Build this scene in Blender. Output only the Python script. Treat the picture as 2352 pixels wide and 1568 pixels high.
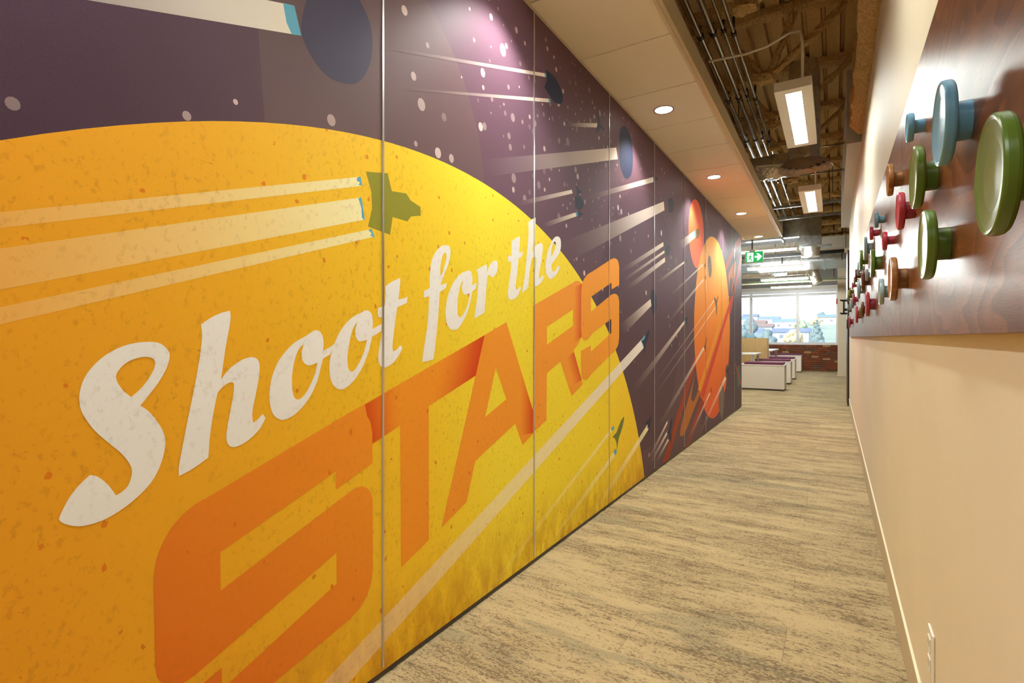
import bpy, math, random
from mathutils import Vector, Matrix
from mathutils.geometry import tessellate_polygon
random.seed(7)
for o in list(bpy.data.objects): bpy.data.objects.remove(o)
COL = bpy.context.scene.collection
SC = bpy.context.scene

# ------------------------------------------------------------------ camera
F = 1198.34; TH = 0.5528; CY = 774.41          # focal length and horizon in pixels of the 2352x1568 frame, yaw
EH = 1.1161                                     # eye height
D = 1.265                                       # mural plane is x = -D
HS = 2.7306                                     # soffit height
XW = 0.2109                                     # right wall plane
SN, CS = math.sin(TH), math.cos(TH)
cam_d = bpy.data.cameras.new('camera'); cam = bpy.data.objects.new('camera', cam_d); COL.objects.link(cam)
cam_d.sensor_width = 36; cam_d.lens = F/2352*36; cam_d.shift_y = -(784-CY)/2352
cam_d.clip_start = 0.02; cam_d.clip_end = 2000
cam.location = (0, 0, EH); cam.rotation_euler = (math.pi/2, 0, TH)
SC.camera = cam
# ------------------------------------------------------------------ world, sun, exposure
SC.view_settings.view_transform = 'Standard'; SC.view_settings.look = 'None'
SC.view_settings.exposure = 1.12; SC.view_settings.gamma = 1.0; SC.view_settings.use_curve_mapping = False
W = bpy.data.worlds.new('sky'); SC.world = W; W.use_nodes = True
nt = W.node_tree
bg = nt.nodes['Background']
sky = nt.nodes.new('ShaderNodeTexSky'); sky.sky_type = 'NISHITA'; sky.sun_disc = False
sky.sun_elevation = math.radians(38); sky.sun_rotation = math.radians(200); sky.dust_density = 2.5
nt.links.new(sky.outputs[0], bg.inputs[0]); bg.inputs[1].default_value = 0.4
sun_d = bpy.data.lights.new('sun', 'SUN'); sun = bpy.data.objects.new('sun', sun_d); COL.objects.link(sun)
sun_d.energy = 0.7; sun_d.angle = 0.01; sun_d.color = (1, .95, .85)
sun.location = (-20, -20, 40); sun.rotation_euler = (math.radians(50), 0, math.radians(-35))
WARM = (1.0, .80, .575)
P_LENS = 27.0      # pendant lens radiance
P_DOWN = 34.0      # downlight spot power
P_LIN = 110.0       # office batten radiance

# ------------------------------------------------------------------ projection helpers (pixel -> point on a known plane)
def ray(px, py):
    u = (px-1176)/F; v = (CY-py)/F
    return (-SN+u*CS, CS+u*SN, v)
def onx(px, py, X): r = ray(px, py); t = X/r[0]; return Vector((X, r[1]*t, r[2]*t+EH))
def ony(px, py, Y): r = ray(px, py); t = Y/r[1]; return Vector((r[0]*t, Y, r[2]*t+EH))
def onz(px, py, Z): r = ray(px, py); t = (Z-EH)/r[2]; return Vector((r[0]*t, r[1]*t, Z))
def lin(c): c = c/255; return c/12.92 if c <= .04045 else ((c+.055)/1.055)**2.4
def rgb(r, g, b): return (lin(r), lin(g), lin(b), 1)

# ------------------------------------------------------------------ materials
def mat(name, col=(.5, .5, .5, 1), rough=.5, metal=0, spec=.5, emit=None, es=0):
    m = bpy.data.materials.new(name); m.use_nodes = True
    b = m.node_tree.nodes['Principled BSDF']
    b.inputs['Base Color'].default_value = col; b.inputs['Roughness'].default_value = rough
    b.inputs['Metallic'].default_value = metal; b.inputs['Specular IOR Level'].default_value = spec
    if emit: b.inputs['Emission Color'].default_value = emit; b.inputs['Emission Strength'].default_value = es
    return m
class NT:
    def __init__(s, m): s.m = m; s.t = m.node_tree; s.b = s.t.nodes['Principled BSDF']
    def n(s, typ, **kw):
        n = s.t.nodes.new(typ)
        for k, v in kw.items():
            if k[0] == '_': setattr(n, k[1:], v)
            else: n.inputs[k.replace('__', ' ')].default_value = v
        return n
    def l(s, a, b): s.t.links.new(a, b)
    def pos(s): return s.n('ShaderNodeNewGeometry').outputs['Position']
    def mapping(s, vec, scale=(1, 1, 1), rot=(0, 0, 0), loc=(0, 0, 0)):
        m = s.n('ShaderNodeMapping'); s.l(vec, m.inputs[0])
        m.inputs['Scale'].default_value = scale; m.inputs['Rotation'].default_value = rot; m.inputs['Location'].default_value = loc
        return m.outputs[0]
    def noise(s, vec, scale, detail=3, rough=.5, dist=0):
        n = s.n('ShaderNodeTexNoise', Scale=scale, Detail=detail, Roughness=rough, Distortion=dist); s.l(vec, n.inputs['Vector']); return n.outputs['Fac']
    def ramp(s, fac, stops, interp='LINEAR'):
        r = s.n('ShaderNodeValToRGB'); e = r.color_ramp; e.interpolation = interp
        while len(e.elements) < len(stops): e.elements.new(.5)
        for q, (p, c) in zip(e.elements, stops):
            q.position = p; q.color = c if len(c) == 4 else (*c, 1)
        s.l(fac, r.inputs[0]); return r.outputs[0]
    def mix(s, fac, a, b, mode='MIX'):
        m = s.n('ShaderNodeMix', _data_type='RGBA', _blend_type=mode)
        for sock, v in ((m.inputs[0], fac), (m.inputs[6], a), (m.inputs[7], b)):
            if hasattr(v, 'is_linked'): s.l(v, sock)
            else: sock.default_value = v
        return m.outputs[2]
    def math(s, op, a, b=0, c=0):
        m = s.n('ShaderNodeMath', _operation=op)
        for sock, v in zip(m.inputs, (a, b, c)):
            if hasattr(v, 'is_linked'): s.l(v, sock)
            else: sock.default_value = v
        return m.outputs[0]
    def sep(s, vec): n = s.n('ShaderNodeSeparateXYZ'); s.l(vec, n.inputs[0]); return n.outputs
    def bump(s, h, strength=.3, dist=.01):
        b = s.n('ShaderNodeBump', Strength=strength, Distance=dist); s.l(h, b.inputs['Height']); s.l(b.outputs[0], s.b.inputs['Normal'])
    def color(s, c): s.l(c, s.b.inputs['Base Color'])
BW = ((0, 0, 0, 1), (1, 1, 1, 1))

def grunge(k, col, amount=1.0, flecks=True):
    """scuffed-print look: fine brown specks, smudges and orange flakes that belong to the artwork"""
    p = k.pos()
    n1 = k.noise(k.mapping(p, (1, 70, 52), (.5, 0, 0)), 1.0, 6, .68)
    mask = k.ramp(n1, ((.545, (0, 0, 0)), (.64, (1, 1, 1))))
    n2 = k.noise(k.mapping(p, (1, 3.2, 2.6), loc=(3, 1, 7)), 1.0, 3, .6)
    zone = k.ramp(n2, ((.30, (.25,)*3), (.62, (1, 1, 1))))
    f = k.mix(1.0, mask, zone, 'MULTIPLY')
    f2 = k.math('MULTIPLY', f, .27*amount)
    c = k.mix(f2, col, rgb(164, 98, 30))
    n3 = k.noise(k.mapping(p, (1, 10, 30), loc=(5, 2, 2)), 1.0, 3, .7)
    sm = k.math('MULTIPLY', k.ramp(n3, ((.70, (0, 0, 0)), (.80, (1, 1, 1)))), .55*amount)
    c = k.mix(sm, c, rgb(130, 80, 28))
    if flecks:
        v = k.n('ShaderNodeTexVoronoi', Scale=1.0, _feature='F1'); k.l(k.mapping(p, (1, 15, 12)), v.inputs['Vector'])
        warp = k.noise(k.mapping(p, (1, 90, 90)), 1.0, 2)
        dd = k.math('ADD', v.outputs['Distance'], k.math('MULTIPLY', k.math('SUBTRACT', warp, .5), .22))
        fl = k.math('LESS_THAN', dd, .085)
        keep = k.math('GREATER_THAN', k.sep(v.outputs['Color'])[0], .45)
        c = k.mix(k.math('MULTIPLY', k.math('MULTIPLY', fl, keep), .8), c, rgb(226, 120, 28))
    return c

M = {}
def simple(n, *a, **k): M[n] = mat(n, *a, **k); return M[n]
# --- print materials
def disc_mask(k, y, z, cy, cz, r):
    a = k.math('SUBTRACT', y, cy); b = k.math('SUBTRACT', z, cz)
    return k.math('LESS_THAN', k.math('SQRT', k.math('ADD', k.math('MULTIPLY', a, a), k.math('MULTIPLY', b, b))), r)
def sky_color(k):
    x, y, z = k.sep(k.pos())
    t = k.math('DIVIDE', y, 9.2)
    c = k.ramp(t, ((0, rgb(66, 46, 64)), (.05, rgb(70, 49, 66)), (.12, rgb(94, 68, 76)), (.22, rgb(104, 74, 90)), (.30, rgb(90, 62, 78)), (.55, rgb(84, 60, 72)), (.8, rgb(80, 58, 70)), (1, rgb(84, 72, 80))))
    n = k.noise(k.mapping(k.pos(), (1, .9, .7)), 1.2, 4, .6)
    c = k.mix(k.math('MULTIPLY', n, .25), c, rgb(104, 72, 98))
    n2 = k.noise(k.pos(), 260, 2)
    c = k.mix(k.math('MULTIPLY', n2, .12), c, rgb(150, 120, 120))
    for cy, cz, r, col, a in ((3.512, 3.706, 1.665, rgb(96, 66, 70), .5), (4.6, .35, 1.55, rgb(120, 92, 88), .2), (4.1, 1.25, 1.02, rgb(58, 40, 56), .3)):
        c = k.mix(k.math('MULTIPLY', disc_mask(k, y, z, cy, cz, r), a), c, col)
    fld = k.math('MULTIPLY', disc_mask(k, y, z, 1.07, 1.694, .759), k.math('GREATER_THAN', k.math('ADD', y, k.math('MULTIPLY', z, .08)), .955))
    return k.mix(k.math('MULTIPLY', fld, .5), c, rgb(116, 92, 88))
def planet_color(k):
    x, y, z = k.sep(k.pos())
    t = k.math('DIVIDE', k.math('ADD', k.math('MULTIPLY', z, .12), y), 4.2)
    c = k.ramp(t, ((.03, rgb(244, 158, 36)), (.20, rgb(250, 184, 41)), (.36, rgb(254, 209, 45)), (.48, rgb(255, 231, 60)), (.72, rgb(255, 228, 50)), (1, rgb(252, 204, 38))))
    low = k.ramp(z, ((.0, (1, 1, 1)), (.36, (0, 0, 0))))
    nb = k.noise(k.mapping(k.pos(), (1, 16, 7), (.3, 0, 0)), 1.0, 5, .65)
    lowm = k.math('MULTIPLY', k.math('MULTIPLY', low, k.ramp(nb, ((.34, (.15,)*3), (.62, (1, 1, 1))))), .75)
    return k.mix(lowm, c, rgb(186, 118, 24))
def orange_color(k):
    x, y, z = k.sep(k.pos())
    return k.ramp(k.math('DIVIDE', z, 2.4), ((.05, rgb(222, 88, 42)), (.35, rgb(238, 124, 46)), (.65, rgb(244, 154, 48)), (1, rgb(250, 186, 58))))
BIG = (1.558, -.83, 2.613); ORB = (6.855, 1.2365, 1.119); REDP = (5.86, 2.233, .369)
PR = dict(rough=.55, spec=.2)
def print_mat(name, grun=0.0, flecks=False):
    m = mat(name, **PR); k = NT(m)
    c = k.n('ShaderNodeVertexColor', _layer_name='Col').outputs['Color']
    if grun: c = grunge(k, c, grun, flecks)
    k.color(c); M[name] = m
print_mat('print_flat'); print_mat('print_worn', .55); print_mat('print_orange', .5, True)
def ground_mat(name, fn, worn=0):
    m = mat(name, **PR); k = NT(m); c = fn(k)
    if worn: c = grunge(k, c, worn, True)
    k.color(c); M[name] = m
ground_mat('print_sky', sky_color); ground_mat('print_planet', planet_color, 1.0); ground_mat('print_orange_planet', orange_color)
def blend_mat():
    """ink that thins out into whatever ground colour the artwork has at that spot"""
    m = mat('print_blend', **PR); k = NT(m); x, y, z = k.sep(k.pos())
    c = sky_color(k)
    c = k.mix(disc_mask(k, y, z, *REDP), c, rgb(236, 104, 60))
    c = k.mix(disc_mask(k, y, z, *ORB), c, orange_color(k))
    inb = disc_mask(k, y, z, *BIG)
    c = k.mix(inb, c, planet_color(k))
    a = k.n('ShaderNodeVertexColor', _layer_name='Col')
    c = k.mix(a.outputs['Alpha'], c, a.outputs['Color'])
    g = grunge(k, c, .8, False)
    k.color(k.mix(inb, c, g)); M['print_blend'] = m
blend_mat()

# --- surfaces
def carpet():
    m = mat('carpet', rough=.95, spec=.1); k = NT(m)
    p = k.pos(); oi = k.n('ShaderNodeObjectInfo').outputs['Random']
    cmb = k.n('ShaderNodeCombineXYZ'); k.l(k.math('MULTIPLY', oi, .55), cmb.inputs[2]); k.l(k.math('MULTIPLY', oi, .25), cmb.inputs[0])
    ad = k.n('ShaderNodeVectorMath', _operation='ADD'); k.l(p, ad.inputs[0]); k.l(cmb.outputs[0], ad.inputs[1]); q = ad.outputs[0]
    streak = k.noise(k.mapping(q, (10, 55, 1)), 1.0, 4, .65)
    zone = k.noise(k.mapping(q, (1.5, 7.0, 1), loc=(4, 9, 0)), 1.0, 4, .6)
    fine = k.noise(k.mapping(q, (75, 170, 1)), 1.0, 3, .75)
    loop = k.noise(k.mapping(q, (400, 400, 1)), 1.0, 1)
    s = k.math('ADD', k.math('MULTIPLY', streak, .50), k.math('ADD', k.math('MULTIPLY', zone, .40), k.math('MULTIPLY', fine, .80)))
    dark = k.ramp(s, ((.86, (0, 0, 0)), (.95, (1, 1, 1))))
    base = k.mix(k.ramp(zone, ((.38, (0, 0, 0)), (.62, (1, 1, 1)))), rgb(194, 172, 130), rgb(178, 157, 118))
    sage = k.noise(k.mapping(q, (1.2, 6.5, 1), loc=(20, 3, 5)), 1.0, 3, .5)
    base = k.mix(k.math('MULTIPLY', k.ramp(sage, ((.60, (0, 0, 0)), (.64, (1, 1, 1)))), .65), base, rgb(158, 146, 115))
    c = k.mix(k.math('MULTIPLY', dark, .72), base, rgb(92, 74, 58))
    c = k.mix(k.math('MULTIPLY', k.ramp(loop, ((.35, (1, 1, 1)), (.5, (0, 0, 0)))), .22), c, rgb(84, 68, 50))
    k.color(c); k.bump(k.math('ADD', loop, k.math('MULTIPLY', streak, .8)), .45, .003); M['carpet'] = m
carpet()
def noisy(name, c1, c2, scale, rough=.6, metal=0, spec=.5, bump=0, bd=.01, stretch=(1, 1, 1), detail=4, lo=.35, hi=.65):
    m = mat(name, rough=rough, metal=metal, spec=spec); k = NT(m)
    tc = k.n('ShaderNodeTexCoord').outputs['Object']
    n = k.noise(k.mapping(tc, stretch), scale, detail, .6)
    k.color(k.ramp(n, ((lo, c1), (hi, c2))))
    if bump: k.bump(n, bump, bd)
    M[name] = m; return m
noisy('wall_paint', rgb(234, 219, 190), rgb(231, 216, 187), 3, .55, spec=.35)
noisy('ceiling_tile', rgb(246, 232, 208), rgb(240, 226, 202), 180, .85, spec=.2, bump=.05, bd=.002)
simple('trim_paint', rgb(214, 196, 168), .45)
simple('fascia_metal', rgb(206, 190, 150), .35, .25)
noisy('baseboard_vinyl', rgb(206, 190, 158), rgb(196, 178, 146), 6, .4, stretch=(1, 30, 1))
simple('baseboard_cap', rgb(238, 228, 200), .3)
noisy('fireproofing', rgb(186, 152, 100), rgb(226, 192, 138), 55, .95, spec=.1, bump=.8, bd=.014, detail=5)
noisy('deck_spray', rgb(196, 164, 112), rgb(216, 184, 132), 40, .95, spec=.1, bump=.45, bd=.006, detail=4)
noisy('galvanised', rgb(150, 152, 150), rgb(186, 188, 188), 14, .34, .85, bump=.04)
simple('conduit_steel', rgb(176, 174, 164), .25, .9)
simple('clip_steel', rgb(70, 66, 58), .4, .7)
noisy('foil', rgb(206, 200, 188), rgb(232, 226, 214), 30, .2, .75, bump=.9, bd=.014, detail=3)
simple('white_metal', rgb(232, 226, 214), .4)
simple('grey_metal', rgb(188, 186, 184), .45)
simple('white_cable', rgb(236, 226, 206), .5)
simple('black_metal', rgb(24, 24, 24), .4)
simple('dark_base', rgb(88, 80, 74), .4, .4)
simple('aluminium', rgb(206, 204, 204), .28, .85)
simple('ring_bronze', rgb(112, 90, 78), .4)
simple('wire', rgb(120, 110, 96), .4, .8)
simple('plate_plastic', rgb(240, 232, 214), .3)
simple('slot_dark', rgb(60, 50, 40), .5)
simple('dark_frame', rgb(66, 44, 34), .35)
simple('lens_pendant', (1, 1, 1, 1), .4, emit=(.94, 1, .955, 1), es=P_LENS)
simple('lens_down', (1, 1, 1, 1), .4, emit=(1, .92, .80, 1), es=6.0)
simple('tube_lamp', (1, 1, 1, 1), .4, emit=(.96, 1, .96, 1), es=P_LIN)
def walnut():
    m = mat('walnut', rough=.34, spec=.2); k = NT(m)
    oi = k.n('ShaderNodeObjectInfo').outputs['Random']
    cmb = k.n('ShaderNodeCombineXYZ'); k.l(k.math('MULTIPLY', oi, 19), cmb.inputs[2])
    ad = k.n('ShaderNodeVectorMath', _operation='ADD'); k.l(k.pos(), ad.inputs[0]); k.l(cmb.outputs[0], ad.inputs[1])
    warp = k.noise(k.mapping(ad.outputs[0], (1, .9, 2.4)), 1.3, 3, .5)
    wv = k.n('ShaderNodeTexWave', Scale=1.0, Distortion=0, _wave_type='RINGS'); 
    rings = k.math('FRACT', k.math('MULTIPLY', warp, 15))
    ringf = k.ramp(rings, ((0, (0, 0, 0)), (.55, (.5,)*3), (.92, (1, 1, 1)), (1, (.1,)*3)))
    pores = k.noise(k.mapping(ad.outputs[0], (1, 26, 420)), 1.0, 4, .6)
    c = k.mix(ringf, rgb(104, 60, 30), rgb(142, 88, 46))
    c = k.mix(k.math('MULTIPLY', k.ramp(pores, ((.52, (0, 0, 0)), (.66, (1, 1, 1)))), .6), c, rgb(64, 36, 22))
    k.color(c); k.bump(k.math('ADD', k.math('MULTIPLY', pores, 1.0), k.math('MULTIPLY', rings, .2)), .07, .0015)
    M['walnut'] = m
walnut()
def wood(name, c1, c2, rough=.4, axis=(3, 3, 40)):
    m = mat(name, rough=rough); k = NT(m)
    tc = k.n('ShaderNodeTexCoord').outputs['Object']
    n = k.noise(k.mapping(tc, axis), 4.0, 4, .55, 1.2)
    k.color(k.ramp(n, ((.3, c1), (.7, c2)))); M[name] = m
wood('oak_hook', rgb(136, 84, 38), rgb(188, 132, 70), .35, (4, 14, 4))
wood('walnut_hook', rgb(86, 46, 26), rgb(126, 72, 42), .35, (4, 14, 4))
wood('maple_ply', rgb(196, 160, 100), rgb(214, 180, 122), .45, (6, 6, 1))
HC = {'blue': rgb(122, 182, 216), 'green': rgb(104, 132, 46), 'red': rgb(186, 58, 76), 'steel': rgb(112, 152, 168), 'pale': rgb(160, 184, 188),
      'olive': rgb(120, 122, 44), 'black': rgb(60, 62, 62), 'gray': rgb(98, 108, 98)}
for n, c in HC.items(): simple('paint_'+n, c, .28)
def brick_m():
    m = mat('brick_clay', rough=.85, spec=.2); k = NT(m)
    oi = k.n('ShaderNodeObjectInfo').outputs['Random']
    c = k.ramp(oi, ((0, rgb(112, 58, 36)), (.25, rgb(152, 80, 46)), (.5, rgb(134, 66, 40)), (.72, rgb(104, 82, 62)), (.88, rgb(148, 74, 44)), (.95, rgb(196, 156, 110))))
    n = k.noise(k.pos(), 40, 4); c = k.mix(k.math('MULTIPLY', n, .35), c, rgb(90, 66, 48)); k.color(c); k.bump(n, .4, .01); M['brick_clay'] = m
brick_m()
noisy('mortar', rgb(150, 124, 90), rgb(126, 102, 74), 30, .95, bump=.4)
noisy('plum_fabric', rgb(96, 38, 66), rgb(116, 50, 80), 300, .9, bump=.2, bd=.002)
simple('cabinet_white', rgb(236, 226, 214), .4)
simple('desk_white', rgb(240, 236, 232), .3)
simple('window_white', rgb(236, 236, 238), .35)
simple('grey_wall', rgb(136, 134, 130), .7)
simple('header_white', rgb(212, 208, 200), .5)
simple('column_paint', rgb(222, 208, 184), .55)
simple('alarm_red', rgb(160, 30, 36), .35)
simple('box_blue', rgb(150, 200, 226), .5)
simple('sign_green', rgb(0, 132, 66), .4, emit=rgb(0, 150, 72), es=.55)
simple('sign_white', rgb(250, 250, 250), .4, emit=(1, 1, 1, 1), es=.8)
simple('valve_blue', rgb(70, 110, 210), .4); simple('tag_yellow', rgb(220, 190, 120), .6)
simple('cable_green', rgb(96, 132, 80), .5)
def glass_m():
    m = bpy.data.materials.new('window_glass'); m.use_nodes = True; t = m.node_tree; t.nodes.clear()
    o = t.nodes.new('ShaderNodeOutputMaterial'); mx = t.nodes.new('ShaderNodeMixShader'); mx.inputs[0].default_value = .06
    tr = t.nodes.new('ShaderNodeBsdfTransparent'); tr.inputs[0].default_value = (.93, .97, .98, 1)
    g = t.nodes.new('ShaderNodeBsdfGlossy'); g.inputs['Roughness'].default_value = .02
    t.links.new(tr.outputs[0], mx.inputs[1]); t.links.new(g.outputs[0], mx.inputs[2]); t.links.new(mx.outputs[0], o.inputs[0]); M['window_glass'] = m
glass_m()
noisy('leaf_green', rgb(118, 138, 108), rgb(146, 160, 132), 1.2, .9)
noisy('leaf_autumn', rgb(166, 146, 112), rgb(186, 168, 134), 1.2, .9)
noisy('leaf_dark', rgb(82, 100, 104), rgb(106, 122, 122), 1.2, .9)
simple('bark', rgb(96, 82, 70), .9)
simple('house_white', rgb(206, 208, 210), .8); simple('house_grey', rgb(140, 152, 168), .8); simple('house_tan', rgb(184, 170, 148), .8)
simple('roof_grey', rgb(96, 108, 128), .85); simple('roof_brown', rgb(122, 102, 96), .85); simple('roof_blue', rgb(104, 124, 152), .8)
noisy('hill_grass', rgb(116, 130, 112), rgb(140, 148, 128), .05, .95)
simple('house_window', rgb(90, 104, 120), .2)

# ------------------------------------------------------------------ mesh builder and object helpers
ORG = {}
class MB:
    def __init__(s): s.v = []; s.f = []; s.sm = []
    def add(s, vs, fs, smooth=False):
        o = len(s.v); s.v += [tuple(v) for v in vs]; s.f += [tuple(i+o for i in f) for f in fs]; s.sm += [smooth]*len(fs); return s
    def box(s, x0, x1, y0, y1, z0, z1):
        vs = [(x, y, z) for x in (x0, x1) for y in (y0, y1) for z in (z0, z1)]
        return s.add(vs, [(0, 1, 3, 2), (4, 6, 7, 5), (0, 4, 5, 1), (2, 3, 7, 6), (0, 2, 6, 4), (1, 5, 7, 3)])
    def tube(s, pts, r, n=10, cap=True, jit=0):
        pts = [Vector(p) for p in pts]; rings = []
        up = None
        for i, p in enumerate(pts):
            d = (pts[min(i+1, len(pts)-1)]-pts[max(i-1, 0)]).normalized()
            if up is None: up = d.orthogonal().normalized()
            up = (up-d*up.dot(d)); up = up.normalized() if up.length > 1e-6 else d.orthogonal().normalized()
            sd = d.cross(up); rr = r[i] if isinstance(r, (list, tuple)) else r
            rings.append([p+(up*math.cos(2*math.pi*k/n)+sd*math.sin(2*math.pi*k/n))*rr*(1+random.uniform(-jit, jit)) for k in range(n)])
        vs = [v for rg in rings for v in rg]
        fs = [(i*n+k, i*n+(k+1) % n, (i+1)*n+(k+1) % n, (i+1)*n+k) for i in range(len(rings)-1) for k in range(n)]
        s.add(vs, fs, True)
        if cap: s.add(rings[0], [tuple(range(n))[::-1]]); s.add(rings[-1], [tuple(range(n))])
        return s
    def lathe(s, prof, c, axis, n=32, caps=True):
        """profile = [(along axis, radius)] around the axis through c"""
        a = Vector(axis).normalized(); u = a.orthogonal().normalized(); w = a.cross(u); c = Vector(c)
        for i in range(len(prof)-1):
            vs = [c+a*h+(u*math.cos(2*math.pi*k/n)+w*math.sin(2*math.pi*k/n))*r for h, r in prof[i:i+2] for k in range(n)]
            s.add(vs, [(k, (k+1) % n, n+(k+1) % n, n+k) for k in range(n)], True)
        for (h, r), rev in ((prof[0], True), (prof[-1], False)):
            if caps and r > 1e-5:
                vs = [c+a*h+(u*math.cos(2*math.pi*k/n)+w*math.sin(2*math.pi*k/n))*r for k in range(n)]
                s.add(vs, [tuple(range(n))[::-1] if rev else tuple(range(n))])
        return s
    def rough_bar(s, p0, p1, w, h, step=.05, jit=.012, side=None):
        """lumpy sprayed bar from p0 to p1, width w across 'side', height h"""
        p0, p1 = Vector(p0), Vector(p1); d = (p1-p0); L = d.length; d.normalize()
        sd = Vector(side) if side else Vector((0, 1, 0)); sd = (sd-d*sd.dot(d)).normalized(); up = d.cross(sd)
        n = max(2, int(L/step)); prof = [(-.5, -.3), (-.3, -.5), (.3, -.5), (.5, -.3), (.5, .3), (.3, .5), (-.3, .5), (-.5, .3)]
        vs = []
        for i in range(n+1):
            for a, b in prof:
                vs.append(p0+d*L*i/n+sd*(a*w+random.uniform(-jit, jit))+up*(b*h+random.uniform(-jit, jit))+d*random.uniform(-jit, jit)*.6)
        fs = [(i*8+k, i*8+(k+1) % 8, (i+1)*8+(k+1) % 8, (i+1)*8+k) for i in range(n) for k in range(8)]
        fs += [tuple(range(8))[::-1], tuple(n*8+k for k in range(8))]
        return s.add(vs, fs)
    def build(s, name, m, parent=None, col=None, bevel=0):
        if parent is not None: org = ORG[parent.name]; loc = Vector((0, 0, 0))
        else:
            xs, ys, zs = zip(*s.v); loc = Vector(((min(xs)+max(xs))/2, (min(ys)+max(ys))/2, min(zs))); org = loc
        me = bpy.data.meshes.new(name); me.from_pydata([(v[0]-org[0], v[1]-org[1], v[2]-org[2]) for v in s.v], [], s.f)
        if any(s.sm): me.polygons.foreach_set('use_smooth', s.sm)
        if col is not None:
            at = me.color_attributes.new('Col', 'FLOAT_COLOR', 'POINT')
            at.data.foreach_set('color', [q for c in col for q in c])
        me.materials.append(M[m]); me.update()
        o = bpy.data.objects.new(name, me); COL.objects.link(o); o.location = loc
        if parent is not None: o.parent = parent
        ORG[o.name] = org
        if bevel:
            b = o.modifiers.new('bevel', 'BEVEL'); b.width = bevel; b.segments = 2; b.limit_method = 'ANGLE'
        return o
def tag(o, label, cat, group=None):
    o['label'] = label; o['category'] = cat
    if group: o['group'] = group
    return o
def thing(name, loc, label, cat, group=None):
    o = bpy.data.objects.new(name, None); COL.objects.link(o); o.location = loc; o.empty_display_size = .05
    ORG[o.name] = Vector(loc); return tag(o, label, cat, group)
def struct(name, mb, m, parent=None, bevel=0):
    o = mb.build(name, m, parent, bevel=bevel)
    if parent is None: o['kind'] = 'structure'
    return o
def group_struct(name, loc):
    o = bpy.data.objects.new(name, None); COL.objects.link(o); o.location = loc; ORG[o.name] = Vector(loc); o['kind'] = 'structure'; return o
def B(*a): return MB().box(*a)
def arc(c, r, a0, a1, u, w, n=6):
    c, u, w = Vector(c), Vector(u), Vector(w)
    return [c+u*math.cos(a0+(a1-a0)*i/n)*r+w*math.sin(a0+(a1-a0)*i/n)*r for i in range(n+1)]

# ================================================================== STRUCTURE
YB = -2.4; YM = 9.075; YR = 9.95; YWIN = 20.1; ZD = 4.15
fl = struct('floor', B(-8, 4, YB, YWIN+.3, -.06, -.004), 'carpet')
plank = None
def carpet_plank(x, y, lx):
    global plank
    key = round(lx, 2)
    if plank is None: plank = {}
    if key not in plank:
        o = B(-lx/2, lx/2, -.12475, .12475, -.004, 0).build('carpet_plank', 'carpet', fl); plank[key] = o.data
        o.data.transform(Matrix.Translation(ORG[fl.name]))
    else:
        o = bpy.data.objects.new('carpet_plank', plank[key]); COL.objects.link(o); o.parent = fl
    o.location = Vector((x, y, 0))-ORG[fl.name]
x1 = XW-.004
for i in range(37):                       # corridor rows, planks run across the corridor
    y = .02+i*.25+.125; off = (.36, .86)[i % 2]
    xs = [-D+.01]+[q for q in (x1-off-1.0, x1-off) if q > -D+.1]+[x1]
    for a, b in zip(xs, xs[1:]): carpet_plank((a+b)/2, y, b-a-.001)
for i in range(18):
    y = .02+37*.25+i*.25+.125; off = (.36, .86)[i % 2]
    for j in range(4): carpet_plank(x1-off+.5-j, y, .999)
struct('wall_back', B(-8, 4, YB-.15, YB, 0, ZD), 'wall_paint')
wl = struct('wall_left', B(-D-.16, -D-.022, YB, YM, 0, ZD), 'wall_paint')
struct('wall_office_front', B(-8, -D-.16, YM-.15, YM, 0, ZD), 'wall_paint')
struct('wall_office_left', B(-8.15, -8, YB, YWIN+.3, 0, ZD), 'wall_paint')
struct('wall_far_right', B(4, 4.15, YB, YWIN+.3, 0, ZD), 'wall_paint')
struct('wall_room_right', B(XW+.14, 4, YR-.15, YR, 0, ZD), 'wall_paint')
wr = struct('wall_right', B(XW, XW+.14, YB, YR, 0, 2.88), 'wall_paint')
struct('wall_right_upper', B(XW+.1, XW+.14, YB, YR, 2.88, ZD), 'wall_paint')
br = struct('baseboard_right', B(XW-.006, XW, YB, YR, 0, .128), 'baseboard_vinyl')
MB().box(XW-.007, XW, YB, YR, .128, .134).build('cap_strip', 'baseboard_cap', br)
struct('baseboard_left', B(-D-.022, -D-.004, YB, YM, 0, .017), 'dark_base')
# ---- exposed roof deck with ribs along the corridor
def deck():
    m = MB(); x = -8.0; prof = []
    while x < 4.1:
        prof += [(x, ZD), (x+.022, ZD), (x+.032, ZD-.055), (x+.145, ZD-.055)]; x += .155
    ys = [YB-.1, 2, 4.5, 7, 10, 15, YWIN+.3]
    vs = [(px, y, pz) for y in ys for px, pz in prof]; n = len(prof)
    m.add(vs, [(j*n+i, j*n+i+1, (j+1)*n+i+1, (j+1)*n+i) for j in range(len(ys)-1) for i in range(n-1)])
    return struct('ceiling', m, 'deck_spray')
dk = deck()
struct('ceiling_slab', B(-8.2, 4.2, YB-.2, YWIN+.4, ZD+.002, ZD+.2), 'grey_wall')
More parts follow.
